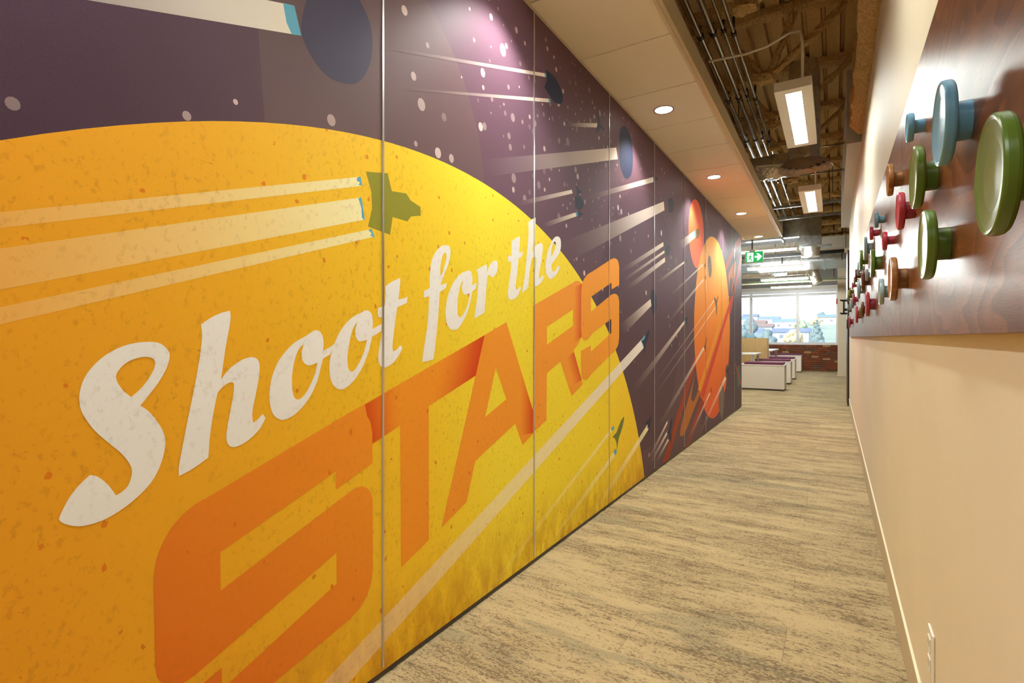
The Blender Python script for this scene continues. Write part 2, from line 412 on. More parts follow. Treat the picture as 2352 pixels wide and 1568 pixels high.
# ---- soffit beside the mural
sof = group_struct('ceiling_soffit', (-1.0, 4, HS))
XS0, XS1 = -D+.012, -.7374
tile_y = 2.194; TY = .6098
for i in range(-7, 13):
    y0 = tile_y+i*TY
    if y0 < 9.3:
        y1 = min(y0+TY, 9.36)
        B(XS0, XS1, y0+.004, y1-.004, HS, HS+.018).build('ceiling_tile', 'ceiling_tile', sof, bevel=.003)
B(-D-.02, XS0, YB, 9.36, HS-.003, HS+.02).build('wall_angle', 'trim_paint', sof)
B(XS1, -.722, YB, 9.385, HS-.004, HS+.02).build('edge_angle', 'trim_paint', sof)
B(-.721, -.700, YB, 9.40, HS-.002, HS+.112).build('fascia', 'fascia_metal', sof)
B(-D-.16, -.722, 9.36, 9.40, HS-.004, HS+.112).build('end_fascia', 'ceiling_tile', sof)
B(-D-.16, -.70, YB, 9.40, HS+.112, HS+.122).build('soffit_top', 'grey_metal', sof)
B(-D-.02, -.72, YB, 9.36, HS+.03, HS+.035).build('tile_grid', 'slot_dark', sof)
# ---- fireproofed beam above right wall and bulkhead
MB().rough_bar((.275, YB, 3.12), (.275, 5.6, 3.12), .30, .38, .08, .012, (1, 0, 0)).build('roof_beam', 'fireproofing')
o = bpy.data.objects['roof_beam']; tag(o, 'long beam coated in brown sprayed fireproofing above the right corridor wall', 'beam')
struct('trim_1', B(.10, .26, 5.66, YR, 2.88, 3.55), 'grey_metal')

# ================================================================== MURAL
MUR = thing('mural', (-D, 4.5, .017), 'printed space mural reading Shoot for the STARS on tall wall panels', 'mural')
SY0, SSP = .2212, 1.01745
bounds = [YB]+[SY0+SSP*i for i in range(-1, 9)]+[YM]
for a, b in zip(bounds, bounds[1:]):
    B(-D-.022, -D, a+.001, b-.001, .017, HS).build('mural_panel', 'print_sky', MUR)
for i in range(0, 9):
    y = SY0+SSP*i
    MB().box(-D-.002, -D+.0035, y-.004, y+.004, .030, HS-.004).build('seam_strip', 'aluminium', MUR)
B(-D-.022, -D+.004, YM, YM+.004, .017, HS).build('end_strip', 'grey_metal', MUR)

def clip(poly, y0, y1, z0, z1):
    def cut(p, f, t):
        out = []
        for i in range(len(p)):
            a, b = p[i-1], p[i]; fa, fb = f(a), f(b)
            if (fa >= 0) != (fb >= 0):
                s = fa/(fa-fb); out.append(tuple(a[k]+(b[k]-a[k])*s for k in range(len(a))))
            if fb >= 0: out.append(b)
        return out
    for f in (lambda q: q[0]-y0, lambda q: y1-q[0], lambda q: q[1]-z0, lambda q: z1-q[1]):
        if not poly: break
        poly = cut(poly, f, 0)
    return poly
CLIP = (-2, YM-.002, .018, HS-.001)
def wallpt(px, py): p = onx(px, py, -D); return (p.y, p.z)
LAY = [0]
def lay_x(layer): LAY[0] = (LAY[0]+1) % 40; return -D+.00005*(layer+.02*LAY[0])   # print layers a few hundredths of a millimetre apart
def decal(name, polys, color, m='print_flat', layer=None, colfn=None):
    """flat printed shape: polys = [outer, hole...] as (y, z) on the mural plane"""
    polys = [clip(p, *CLIP) if i == 0 else p for i, p in enumerate(polys)]
    if len(polys[0]) < 3: return None
    x = lay_x(layer)
    flat = [Vector((p[0], p[1], 0)) for pl in polys for p in pl]
    tri = tessellate_polygon([[Vector((p[0], p[1], 0)) for p in pl] for pl in polys])
    mb = MB(); fs = []
    for t in tri:
        a, b, c = (flat[i] for i in t)
        cr = (b.x-a.x)*(c.y-a.y)-(b.y-a.y)*(c.x-a.x)
        if abs(cr) > 1e-12: fs.append(t if cr > 0 else t[::-1])
    mb.add([(x, v.x, v.y) for v in flat], fs)
    cols = [colfn(v.x, v.y) if colfn else color for v in flat]
    if min(q[3] for q in cols) < .999: m = 'print_blend'
    return mb.build(name, m, MUR, col=cols)
def smooth(pts, n=5):
    """closed outline: (x,y) smooth, (x,y,1) corner"""
    out = []; N = len(pts)
    for i in range(N):
        p1, p2 = pts[i], pts[(i+1) % N]
        c1, c2 = len(p1) > 2, len(p2) > 2
        if c1 and c2: out.append(p1[:2]); continue
        p0 = p1 if c1 else pts[i-1]; p3 = p2 if c2 else pts[(i+2) % N]
        for k in range(n):
            t = k/n
            out.append(tuple(.5*((2*p1[a])+(-p0[a]+p2[a])*t+(2*p0[a]-5*p1[a]+4*p2[a]-p3[a])*t*t+(-p0[a]+3*p1[a]-3*p2[a]+p3[a])*t**3) for a in (0, 1)))
    return out
def px(pts, s=1, ox=0, oy=0): return [(ox+p[0]/s, oy+p[1]/s)+tuple(p[2:]) for p in pts]
def W_(pts): return [wallpt(*p[:2]) for p in pts]
def circle(cy, cz, r, n=96, rz=None): return [(cy+r*math.cos(2*math.pi*i/n), cz+(rz or r)*math.sin(2*math.pi*i/n)) for i in range(n)]

# planets
decal('planet', [circle(1.558, -.83, 2.613, 240)], (1, 1, 1, 1), 'print_planet', 6)
decal('planet', [circle(5.86, 2.233, .369, 64)], rgb(236, 104, 60), 'print_flat', 5)
decal('planet', [circle(6.855, 1.2365, 1.119, 128)], (1, 1, 1, 1), 'print_orange_planet', 6)
decal('planet', [circle(8.785, .5035, .18, 40)], rgb(84, 120, 116), 'print_flat', 5)
decal('planet', [W_([(1380+x/3.732, 680+y/3.732) for x, y in smooth([(1035, 745), (1056, 800), (1058, 890), (1050, 990), (1033, 1035), (1015, 980), (1011, 890), (1018, 800)], 4)])], rgb(118, 104, 96), 'print_flat', 9)
decal('planet', [W_([(1380+x/3.732, 680+y/3.732) for x, y in smooth([(1083, 583), (1095, 640), (1085, 720), (1070, 690), (1069, 620)], 4)])], rgb(120, 84, 60), 'print_flat', 8)

# ribbons of the far comet
R6 = lambda pts: W_([(1380+p[0]/3.732, 680+p[1]/3.732) for p in pts])
B5 = lambda pts: W_([(1280+p[0]/4.9, 400+p[1]/4.9) for p in pts])
decal('ribbon', [R6([(800, 505), (812, 600), (578, 1412), (525, 1447)])], rgb(158, 62, 36), layer=7)
decal('ribbon', [R6(smooth([(815, 640, 1), (795, 740), (777, 850), (780, 895), (800, 892), (838, 800, 1), (852, 842, 1), (790, 990), (735, 1140), (705, 1195), (684, 1196), (680, 1165), (692, 1090), (735, 930), (780, 770)]))], rgb(184, 108, 44), layer=7)
decal('ribbon', [R6([(862, 870), (895, 930), (745, 1300), (712, 1310)])], rgb(160, 62, 40), layer=7)
decal('ribbon', [R6([(1085, 0), (1103, 0), (855, 815), (832, 800)])], rgb(236, 160, 40), layer=8)
decal('ribbon', [R6([(1118, 0), (1137, 0), (880, 880), (855, 845)])], rgb(214, 74, 50), layer=8)
decal('ribbon', [B5(smooth([(2060, 690, 1), (1990, 800), (1930, 930), (1895, 1050, 1), (1900, 1090, 1), (1960, 960), (2020, 850), (2078, 770, 1), (2080, 720, 1)]))], rgb(170, 70, 50), layer=7)
decal('ribbon', [B5(smooth([(2010, 975, 1), (1960, 1040), (1925, 1130, 1), (1935, 1330, 1), (1945, 1180), (1965, 1170), (1970, 1220), (1955, 1360, 1), (2000, 1150)]))], rgb(206, 118, 44), layer=7)
decal('ribbon', [B5([(2060, 940), (2075, 950), (1950, 1568), (1930, 1568)])], rgb(196, 76, 52), layer=8)
decal('ribbon', [R6([(1148, 575), (1160, 590), (1203, 745), (1200, 770)])], rgb(196, 84, 50), layer=7)

# light trails
def trail(h1, h2, t1, t2, a0=1.0, a1=0.0, col=rgb(248, 238, 222), layer=9, tip=None, n=14, m='print_worn', name='light_trail'):
    a, b, c, d = (Vector(wallpt(*q)) for q in (h1, h2, t1, t2))
    x = lay_x(layer); mb = MB(); vs = []; cols = []
    for i in range(n+1):
        t = i/n
        for p, q in ((a, c), (b, d)):
            w = p.lerp(q, t); vs.append((w.x, w.y)); cols.append(col[:3]+((a0+(a1-a0)*t)**1.6,))
    fs = []
    for i in range(n):
        q = [vs[2*i], vs[2*i+1], vs[2*i+3], vs[2*i+2]]
        if all(z < CLIP[2] or z > CLIP[3] for _, z in q): continue
        fs.append((2*i, 2*i+1, 2*i+3, 2*i+2))
    vs = [(min(max(y, CLIP[0]), CLIP[1]), min(max(z, CLIP[2]), CLIP[3])) for y, z in vs]
    mb.add([(x, y, z) for y, z in vs], fs); o = mb.build(name, 'print_blend', MUR, col=cols)
    if tip: decal('engine_glow', [W_(tip)], rgb(104, 178, 206), layer=layer+1)
    return o
trail((676, 13), (692, 82), (-60, -135), (-60, -43), 1, .35, layer=4, tip=[(650, 7), (676, 13), (692, 82), (670, 79), (658, 52)])
YC = rgb(255, 248, 196)
trail((826, 406), (829, 427), (-150, 502), (-150, 541), .95, .28, YC, 8, [(820, 408), (828, 405), (832, 427), (823, 424), (827, 419), (819, 415)])
trail((827, 453.5), (837, 504.4), (-150, 592), (-150, 694), .95, .28, YC, 8, [(823, 455), (830, 453), (838, 506), (831, 500), (830, 478)])
trail((852, 526), (859, 543.4), (-150, 737), (-150, 780), .95, .28, YC, 8, [(846, 528), (853, 525), (861, 545), (850, 541), (854, 536)])
trail((1472, 781), (1478, 799), (690, 1625), (750, 1625), 1, .42, rgb(250, 242, 232), 9, [(1472, 781), (1481, 769), (1483, 788), (1478, 799)], n=30)
trail((1403, 984), (1405.5, 990), (1108, 1370), (1123, 1362), .8, .12, YC, 9, [(1403, 984), (1409, 977), (1411, 983), (1405.5, 990)], n=20)
trail((1409, 1038), (1413, 1046), (1250, 1262), (1263, 1254), .8, .12, YC, 9, [(1409, 1038), (1414, 1029), (1417, 1036), (1413, 1046)], n=20)
trail((1489, 971), (1491, 983), (1355, 1184), (1369, 1180), 1, .1, YC, 9, n=20)
for h1, h2, t1, t2 in [((1251.6, 168.4), (1253, 177), (905, 110), (905, 117)), ((1261, 226.6), (1264, 235.4), (935, 202), (935, 207)),
    ((1374, 283), (1375, 292.8), (1298, 282), (1298, 290)), ((1415, 338.7), (1419, 365.5), (1094, 368), (1102, 408)), ((1500, 406.4), (1501, 418), (1348, 449), (1350, 460)),
    ((1313, 435.5), (1315, 444), (1184, 464), (1188, 474)), ((1321, 488), (1323.5, 496.7), (1242, 514), (1246, 524)), ((1524.5, 462.7), (1526, 482.7), (1275, 562), (1300, 604)),
    ((1523.3, 555.5), (1524, 565), (1422, 620), (1428, 628)), ((1525.5, 575), (1526.3, 580.6), (1424, 645), (1428, 650)), ((1527, 590.8), (1527.6, 601), (1432, 662), (1440, 669)),
    ((1571.8, 599.6), (1572.2, 604), (1505, 647), (1510, 653)), ((1594, 530.5), (1595.5, 546.5), (1557, 557), (1562, 576)), ((1614.7, 606), (1615, 609), (1535, 679), (1538, 684)),
    ((1615.7, 639.8), (1616.3, 643.3), (1530, 740), (1534, 746)), ((1494, 686.7), (1498, 700), (1420, 748), (1426, 774)), ((1573.5, 733.6), (1573.5, 741), (1445, 898), (1451, 914)),
    ((1641, 687), (1641.4, 689.5), (1476, 917), (1477, 919)), ((1642.6, 705), (1643, 707.5), (1478, 943), (1480, 945)), ((1615.5, 796), (1617.5, 801), (1503, 988), (1509, 994)),
    ((1531.5, 968), (1533.5, 971), (1486, 1058), (1490, 1062)), ((1530.5, 992), (1532.5, 997), (1489, 1067), (1494, 1070)), ((1534, 1007), (1536, 1011), (1503, 1064), (1506, 1067)),
    ((1629.5, 901), (1631, 904), (1575, 1019), (1579, 1021)), ((1665, 864), (1668, 869), (1598, 1012), (1604, 1008))]:
    trail(h1, h2, t1, t2, .95, .0, rgb(246, 230, 214), 9)
for q in ([(1250, 168), (1254, 168), (1257, 178), (1252, 177)], [(1259, 226.5), (1263, 227), (1265, 236), (1260, 235)], [(1372.5, 283), (1375, 283), (1376, 293), (1373, 292.5)],
          [(1499.5, 406.5), (1501.5, 406), (1502, 418), (1500, 418.4)], [(1321, 488), (1325, 486.5), (1326, 496), (1323.5, 496.7)], [(1594, 530.5), (1597.5, 528.5), (1598.5, 544.5), (1595.5, 546.5)],
          [(1494, 686.7), (1499.5, 680), (1500.5, 695), (1498, 700)], [(1572, 734), (1574.5, 732.5), (1574.5, 739.5), (1572, 742)], [(1531.5, 968), (1533.5, 965), (1534.5, 968), (1533, 971)], [(1530.5, 992), (1534, 988), (1534.5, 993), (1532.5, 997)]):
    decal('engine_glow', [W_(q)], rgb(98, 168, 196), layer=10)

# plain spacecraft silhouettes (generic shapes)
SHIP = {
 'rocket': [(-.5, -.13, 1), (-.62, -.34, 1), (-.28, -.16, 1), (.1, -.15), (.36, -.09), (.5, 0), (.36, .09), (.1, .15), (-.28, .16, 1), (-.62, .34, 1), (-.5, .13, 1)],
 'dart': [(-.5, -.42, 1), (.02, -.14, 1), (.5, 0, 1), (.02, .14, 1), (-.5, .42, 1), (-.30, .08, 1), (-.42, 0, 1), (-.30, -.08, 1)],
 'saucer': [(-.34, 0), (-.30, -.34), (0, -.5), (.32, -.34), (.42, 0), (.32, .34), (0, .5), (-.30, .34)],
 'pod': [(-.45, -.22, 1), (.0, -.30), (.34, -.2), (.5, 0), (.34, .2), (0, .30), (-.45, .22, 1), (-.36, 0, 1)],
 'cargo': [(-.5, -.34, 1), (-.12, -.40, 1), (-.06, -.16, 1), (.22, -.18, 1), (.30, -.10, 1), (.5, -.06, 1), (.5, .06, 1), (.30, .12, 1), (.22, .20, 1), (-.06, .18, 1), (-.12, .40, 1), (-.5, .34, 1), (-.42, .1, 1), (-.42, -.1, 1)],
 'glider': [(-.3, -.06, 1), (-.42, -.5, 1), (-.2, -.42, 1), (.05, -.08, 1), (.45, -.05), (.5, 0), (.45, .05), (.05, .08, 1), (-.2, .42, 1), (-.42, .5, 1), (-.3, .06, 1)]}
NAVY = rgb(44, 48, 68)
def ship(kind, cx, cy, hpx, ang, col=NAVY, aspect=1.0, alpha=1.0, layer=11, m='print_flat'):
    c = wallpt(cx, cy); e = wallpt(cx, cy-hpx/2); s = 2*abs(e[1]-c[1])
    a = math.radians(ang); out = []
    for u, v in smooth(SHIP[kind], 5):
        u, v = u*s*aspect, v*s
        out.append((c[0]+u*math.cos(a)-v*math.sin(a), c[1]+u*math.sin(a)+v*math.cos(a)))
    return decal('spacecraft', [out], col[:3]+(alpha,), m, layer)
ship('saucer', 775, 65, 250, -14, rgb(72, 66, 88), 1.0, 1, 3)
ship('cargo', 908, 472, 172, 3, rgb(152, 148, 48), 1.0, 1, 10, 'print_worn')
for a in [('pod', 1272, 204, 74, -8), ('glider', 1378, 288, 40, -4), ('saucer', 1437, 350, 92, 0), ('dart', 1330, 440, 26, 8), ('pod', 1330, 466, 40, 8), ('dart', 1334, 491, 24, 8),
          ('pod', 1541, 471, 44, 14), ('pod', 1534, 574, 32, 22), ('rocket', 1508, 411, 16, 12), ('dart', 1630, 498, 14, 25), ('dart', 1632, 512, 14, 25),
          ('saucer', 1501, 692, 44, 20), ('rocket', 1485, 776, 44, 40), ('rocket', 1577, 598, 12, 25), ('dart', 1577, 734, 26, 35), ('dart', 1492, 968, 40, 35), ('rocket', 1540, 978, 36, 50), ('dart', 1541, 1002, 22, 50), ('glider', 1672, 850, 26, 50)]:
    ship(a[0], a[1], a[2], a[3]*1.3, a[4])
for a in [('pod', 1602, 536, 40, 20), ('saucer', 1630, 612, 52, 20), ('rocket', 1620, 608, 20, 35), ('rocket', 1621, 636, 18, 35), ('glider', 1646, 694, 50, 38), ('rocket', 1621, 788, 34, 50), ('dart', 1634, 893, 20, 55)]:
    ship(*a, col=rgb(120, 92, 44))
ship('rocket', 1424, 984, 66, 40, rgb(120, 128, 52), 1.1, 1, 11)

# stars
def stars():
    random.seed(21); mb = MB(); cols = []; spots = []
    named = [(29, 238, 14), (429, 266, 10), (541, 234, 6), (761, 276, 12), (929, 24, 10), (968, 240, 13), (950, 175, 9), (1178, 270, 9), (955, 330, 6), (1006, 351, 11), (1155, 115, 13), (1109, 167, 9), (1104, 291, 9), (1113, 290, 8), (1180, 409, 10),
             (1172, 338, 7), (1427, 486, 6), (1519, 535, 6), (1110, 201, 5), (982, 104, 6), (1168, 200, 5), (1130, 228, 5), (1205, 456, 8), (1342, 627, 6), (1560, 900, 5), (1491, 1045, 5), (1484, 672, 5)]
    for x, y, r in named: c = wallpt(x, y); e = wallpt(x, y-r); spots.append((c[0], c[1], abs(e[1]-c[1]), random.choice((.3, .5, .8))))
    def dens(): # dense drift across the upper middle and sparse elsewhere
        t = random.random()
        if t < .62: return random.gauss(2.0+random.random()*1.4, .35), random.gauss(2.25, .34)
        if t < .86: return random.uniform(2.4, 7.5), random.uniform(.9, 2.6)
        return random.gauss(8.3, .45), random.uniform(.2, 2.6)
    while len(spots) < 330:
        y, z = dens()
        if not (.4 < y < 9.0 and .1 < z < HS-.03): continue
        if (y-1.558)**2+(z+.83)**2 < 2.64**2 or (y-6.855)**2+(z-1.2365)**2 < 1.13**2 or (y-5.86)**2+(z-2.233)**2 < .38**2: continue
        if any((y-q[0])**2+(z-q[1])**2 < .036**2 for q in spots): continue
        spots.append((y, z, min(.021, .0045+abs(random.gauss(0, .006))), random.choice((.12, .2, .3, .6))))
    for y, z, r, a in spots:
        n = 12; o = [(-D+.00005*4, y+r*math.cos(6.2832*i/n), z+r*1.12*math.sin(6.2832*i/n)) for i in range(n)]
        mb.add(o, [tuple(range(n))]); cols += [rgb(226, 200, 196)[:3]+(a,)]*n
    o = mb.build('printed_stars', 'print_blend', MUR, col=cols); o['kind'] = 'stuff'
stars()

# ---- STARS lettering (block letters), overlapping in reading order
OR = rgb(242, 152, 44)
def shade(c0, c1, f): return lambda y, z: tuple(c0[i]+(c1[i]-c0[i])*max(0, min(1, f(y, z))) for i in range(3))+(1,)
def letter(polys, colr=OR, layer=12, m='print_orange', colfn=None): return decal('letter', [W_(p) for p in polys], colr, m, layer, colfn)
R2 = lambda pts: px(pts, 2.3475, 300, 900)
R3 = lambda pts: px(pts, 3.1354, 850, 450)
A1 = lambda pts: px(pts, 2.24, 100, 550)
Tpoly = [(798, 950), (1113, 769), (1094, 861.5), (984.6, 932), (985, 1239.5), (920.7, 1303), (919, 976.7), (855, 1020.6), (848, 965)]
letter([Tpoly], rgb(252, 158, 42), 11)
def fade(pts, a_of, layer, base, red=(216, 62, 20), n=16):
    """printed darker edge of a letter: opaque strip whose ink runs from red to the letter's own orange"""
    (p0, p1), (q0, q1) = pts
    x = lay_x(layer); vs = []; cols = []
    for i in range(n+1):
        t = i/n; a = a_of*(1-t)**1.4; c = rgb(*(base[k]+(red[k]-base[k])*a for k in range(3)))
        for s0, s1 in ((p0, q0), (p1, q1)):
            w = Vector(wallpt(*s0)).lerp(Vector(wallpt(*s1)), t); vs.append((x, w.x, w.y)); cols.append(c)
    mb = MB().add(vs, [(2*i, 2*i+1, 2*i+3, 2*i+2) for i in range(n)]); return mb.build('print_shading', 'print_orange', MUR, col=cols)
RED = rgb(216, 62, 20)
fade((((1113, 769.5), (1094, 861)), ((1010, 829), (990, 928))), .95, 12, (252, 158, 42))
fade((((838, 929), (855, 1018)), ((918, 883), (919, 977))), .75, 12, (252, 158, 42))
letter([[(1113, 769), (1163, 739.3), (1224, 943), (1226, 993), (1200.3, 1021.7), (1182.9, 972.7), (1091.3, 1058.3), (1071.6, 1152), (1013.5, 1211.7), (1095, 850)],
        [(1138.7, 844), (1114.2, 957), (1163, 916.5)]], rgb(252, 161, 48), 13)
fade((((1224, 942), (1226, 993)), ((1193, 842), (1193, 1001))), .9, 14, (252, 161, 48))
Rp = smooth([(1223.8, 702, 1), (1322, 645, 1), (1331, 646), (1336, 653), (1338, 665), (1337, 745, 1), (1335, 772), (1328, 789), (1317, 804, 1), (1338.4, 882, 1), (1312.5, 909, 1), (1287, 829.6, 1), (1256, 856.7, 1), (1255, 964.5, 1), (1224, 994, 1)])
letter([Rp, [(1256, 749.8), (1256, 791), (1316, 748), (1316, 710)]], rgb(252, 163, 52), 15)
fade((((1339, 650), (1337, 772)), ((1317, 660), (1317, 790))), .85, 16, (252, 163, 52))
fade((((1336, 872), (1318, 808)), ((1316, 885), (1300, 825))), .7, 16, (252, 163, 52))
S2 = smooth(R3([(1735, 455, 1), (1763, 448), (1785, 468), (1793, 515, 1), (1793, 640, 1), (1740, 672, 1), (1737, 625, 1), (1590, 725, 1), (1590, 832, 1), (1735, 712, 1), (1762, 703), (1785, 720), (1793, 760, 1), (1793, 1010, 1), (1787, 1065), (1765, 1110), (1725, 1150, 1),
    (1600, 1272, 1), (1570, 1310), (1548, 1325), (1527, 1312), (1519, 1270, 1), (1518, 1115, 1), (1588, 1075, 1), (1590, 1120, 1), (1737, 985, 1), (1736, 885, 1), (1600, 990, 1), (1570, 1028), (1545, 1040), (1526, 1018), (1518, 960, 1), (1520, 680, 1), (1530, 620), (1560, 570), (1600, 543, 1)]), 5)
letter([S2], rgb(252, 165, 50), 17)
S1 = smooth(R2([(1303, 383, 1), (1303, 225, 1), (1290, 158), (1262, 118), (1220, 103), (1170, 116, 1), (410, 570, 1), (350, 603), (285, 657), (225, 725), (180, 800), (148, 875), (130, 950), (123, 1030, 1), (133, 1480, 1), (145, 1540), (185, 1572), (245, 1578), (295, 1560), (345, 1526, 1),
    (1110, 865, 1), (1110, 1032, 1), (530, 1568, 1), (492, 1600, 1), (490, 1485, 1), (310, 1640, 1), (312, 1800, 1), (325, 1850), (370, 1875), (420, 1860), (500, 1795, 1), (1180, 1225, 1), (1238, 1160), (1278, 1085), (1300, 1000), (1306, 935, 1), (1305, 610, 1), (1302, 565), (1283, 525), (1245, 508), (1195, 527, 1),
    (485, 1070, 1), (483, 862, 1), (1106, 428, 1), (1107, 525, 1)]), 5)
letter([S1], None, 13, colfn=shade(rgb(252, 156, 42), rgb(222, 84, 26), lambda y, z: (1.25-y*.72-z*.62)*.9))
# ---- script lettering
CR = rgb(252, 250, 247)
def script(pts, holes=(), n=4): return decal('letter', [W_(smooth(pts, n))]+[W_(smooth(h, n)) for h in holes], CR, 'print_worn', 19)
script(A1([(545, 526), (600, 535), (640, 570), (648, 605), (630, 665), (590, 735), (540, 800), (498, 853, 1), (550, 893), (600, 960), (624, 1020), (622, 1080), (600, 1160), (555, 1245), (480, 1325), (390, 1395), (300, 1445), (215, 1470), (160, 1473), (110, 1462), (85, 1448), (78, 1437, 1), (90, 1405), (130, 1330), (180, 1265), (238, 1210, 1),
    (275, 1218), (320, 1250), (350, 1285), (372, 1315, 1), (405, 1295), (435, 1262), (450, 1220), (453, 1185), (440, 1150), (400, 1100), (340, 1050), (270, 990), (225, 935), (195, 885), (183, 835), (186, 780), (205, 720), (245, 660), (310, 600), (390, 555), (470, 532)]),
    [A1([(450, 810, 1), (410, 778), (380, 735), (372, 705), (380, 680), (410, 645), (450, 620), (500, 605), (540, 604), (565, 615), (573, 640), (560, 680), (525, 735), (490, 775)])])
script(A1([(808, 437, 1), (855, 405), (905, 380), (957, 366, 1), (962, 400), (955, 450), (935, 560), (912, 720, 1), (950, 670), (1000, 630), (1050, 607), (1085, 607), (1105, 625), (1111, 660), (1105, 720), (1090, 800), (1076, 870), (1073, 910), (1078, 942, 1), (1100, 925), (1127, 897, 1), (1141, 918, 1), (1110, 975), (1060, 1025), (1015, 1055), (975, 1067), (950, 1055), (939, 1020), (945, 960), (960, 880), (975, 800), (979, 750), (970, 734), (945, 740), (915, 763), (895, 787, 1), (875, 880), (855, 1010), (847, 1120, 1), (800, 1155), (750, 1188), (696, 1216, 1), (694, 1180), (705, 1110), (740, 930), (775, 760), (800, 620), (812, 530), (814, 480)]))
script(A1([(1437, 572, 1), (1475, 552, 1), (1497, 535, 1), (1474, 590, 1), (1437, 612, 1), (1425, 660), (1410, 720), (1380, 790), (1340, 850), (1290, 900), (1245, 924), (1215, 925), (1185, 905), (1168, 865), (1161, 800), (1172, 715), (1200, 640), (1240, 580), (1290, 530), (1345, 498), (1375, 478), (1395, 467), (1415, 470), (1432, 490), (1440, 530)]),
    [A1([(1338, 537, 1), (1328, 575), (1330, 615), (1345, 640), (1370, 647), (1408, 632, 1), (1395, 690), (1370, 750), (1340, 800), (1310, 822), (1290, 812), (1280, 780), (1277, 740), (1280, 680), (1295, 605), (1315, 560)])])
script(A1([(1691, 460, 1), (1740, 432, 1), (1738, 470, 1), (1689, 500, 1), (1684, 525), (1670, 580), (1640, 655), (1600, 720), (1555, 762), (1525, 770), (1500, 760), (1480, 730), (1470, 680), (1472, 620), (1490, 550), (1520, 480), (1560, 425), (1600, 392), (1630, 378), (1650, 366), (1670, 366), (1688, 385), (1693, 420)]),
    [A1([(1612, 425, 1), (1603, 465), (1605, 500), (1620, 522), (1640, 522), (1663, 515, 1), (1650, 570), (1625, 630), (1595, 675), (1575, 675), (1565, 650), (1563, 600), (1575, 520), (1590, 460)])])
script(R3([(108, 652, 1), (150, 620), (214, 590, 1), (216, 620), (210, 680), (203, 745, 1), (235, 738), (270, 725, 1), (262, 770, 1), (230, 785), (195, 800, 1), (180, 900), (168, 1000), (160, 1080), (165, 1120, 1), (190, 1105), (215, 1075, 1), (232, 1092, 1), (210, 1140), (170, 1195), (130, 1225), (100, 1235), (75, 1225), (60, 1190), (58, 1140), (70, 1060), (88, 960), (98, 870, 1), (80, 875), (57, 870, 1), (54, 840), (56, 808, 1), (75, 800), (103, 790, 1), (110, 720)]))
script(R3([(545, 354), (568, 362), (578, 390), (576, 430), (563, 490), (535, 560), (505, 640, 1), (530, 635), (553, 623, 1), (545, 660, 1), (520, 680), (500, 690, 1), (495, 790), (485, 920), (470, 1060), (455, 1175, 1), (420, 1185), (378, 1195, 1), (376, 1170), (395, 1040), (415, 900), (425, 722, 1), (405, 727), (385, 732, 1), (388, 682, 1), (410, 672), (428, 660, 1), (428, 600), (435, 500), (455, 430), (490, 380), (520, 358)]),
    [R3([(540, 408), (548, 420), (545, 460), (527, 530), (509, 580, 1), (504, 545), (508, 490), (518, 440), (530, 414)])])
script(R3([(734, 642, 1), (768, 625, 1), (758, 668, 1), (733, 690, 1), (725, 745), (705, 820), (675, 890), (635, 950), (600, 965), (575, 955), (552, 920), (543, 860), (545, 790), (560, 715), (590, 640), (630, 580), (665, 552), (690, 542), (710, 537), (728, 550), (736, 590)]),
    [R3([(672, 605, 1), (660, 650), (665, 690), (680, 710), (715, 700, 1), (705, 770), (680, 830), (655, 870), (640, 870), (630, 850), (627, 800), (635, 710), (650, 640)])])
script(R3([(765, 530, 1), (800, 510), (838, 492, 1), (841, 520), (838, 555, 1), (860, 500), (885, 470), (905, 465), (917, 480), (918, 520), (905, 560), (878, 590, 1), (868, 575), (850, 568, 1), (842, 600), (835, 680), (828, 770), (823, 838, 1), (790, 860), (752, 880, 1), (752, 860), (765, 770), (773, 690), (778, 620), (775, 560, 1)]))
script(R3([(1020, 325, 1), (1045, 305), (1077, 290, 1), (1078, 330), (1073, 410, 1), (1088, 404), (1103, 395, 1), (1095, 430, 1), (1082, 442), (1068, 450, 1), (1062, 520), (1052, 600), (1047, 655), (1052, 675, 1), (1065, 665), (1078, 650, 1), (1085, 665, 1), (1070, 705), (1045, 735), (1015, 747), (997, 735), (992, 700), (1000, 620), (1012, 540), (1015, 470, 1), (1003, 475), (994, 475, 1), (992, 435, 1), (1003, 430), (1015, 425, 1), (1018, 370)]))
script(R3([(1138, 190, 1), (1160, 170), (1190, 155, 1), (1190, 190), (1182, 270), (1166, 405, 1), (1190, 362), (1215, 340), (1235, 342), (1243, 365), (1240, 410), (1230, 480), (1218, 550), (1215, 580), (1220, 595, 1), (1230, 585), (1240, 570, 1), (1251, 582, 1), (1240, 610), (1220, 635), (1195, 650), (1182, 640), (1180, 600), (1188, 540), (1195, 470), (1191, 442), (1180, 437), (1168, 448), (1160, 468, 1), (1145, 570), (1138, 660, 1), (1115, 680), (1099, 696, 1), (1097, 680), (1115, 550), (1132, 380), (1140, 260)]))
script(R3([(1350, 291), (1368, 305), (1374, 345), (1368, 395), (1345, 440), (1306, 492, 1), (1308, 530), (1318, 545), (1335, 533), (1352, 500, 1), (1366, 512, 1), (1347, 555), (1318, 588), (1295, 597), (1274, 577), (1262, 530), (1265, 470), (1280, 395), (1305, 330), (1330, 297)]),
    [R3([(1330, 328), (1337, 345), (1332, 375), (1318, 410), (1304, 438, 1), (1304, 400), (1312, 355), (1320, 335)])])
random.seed(11)

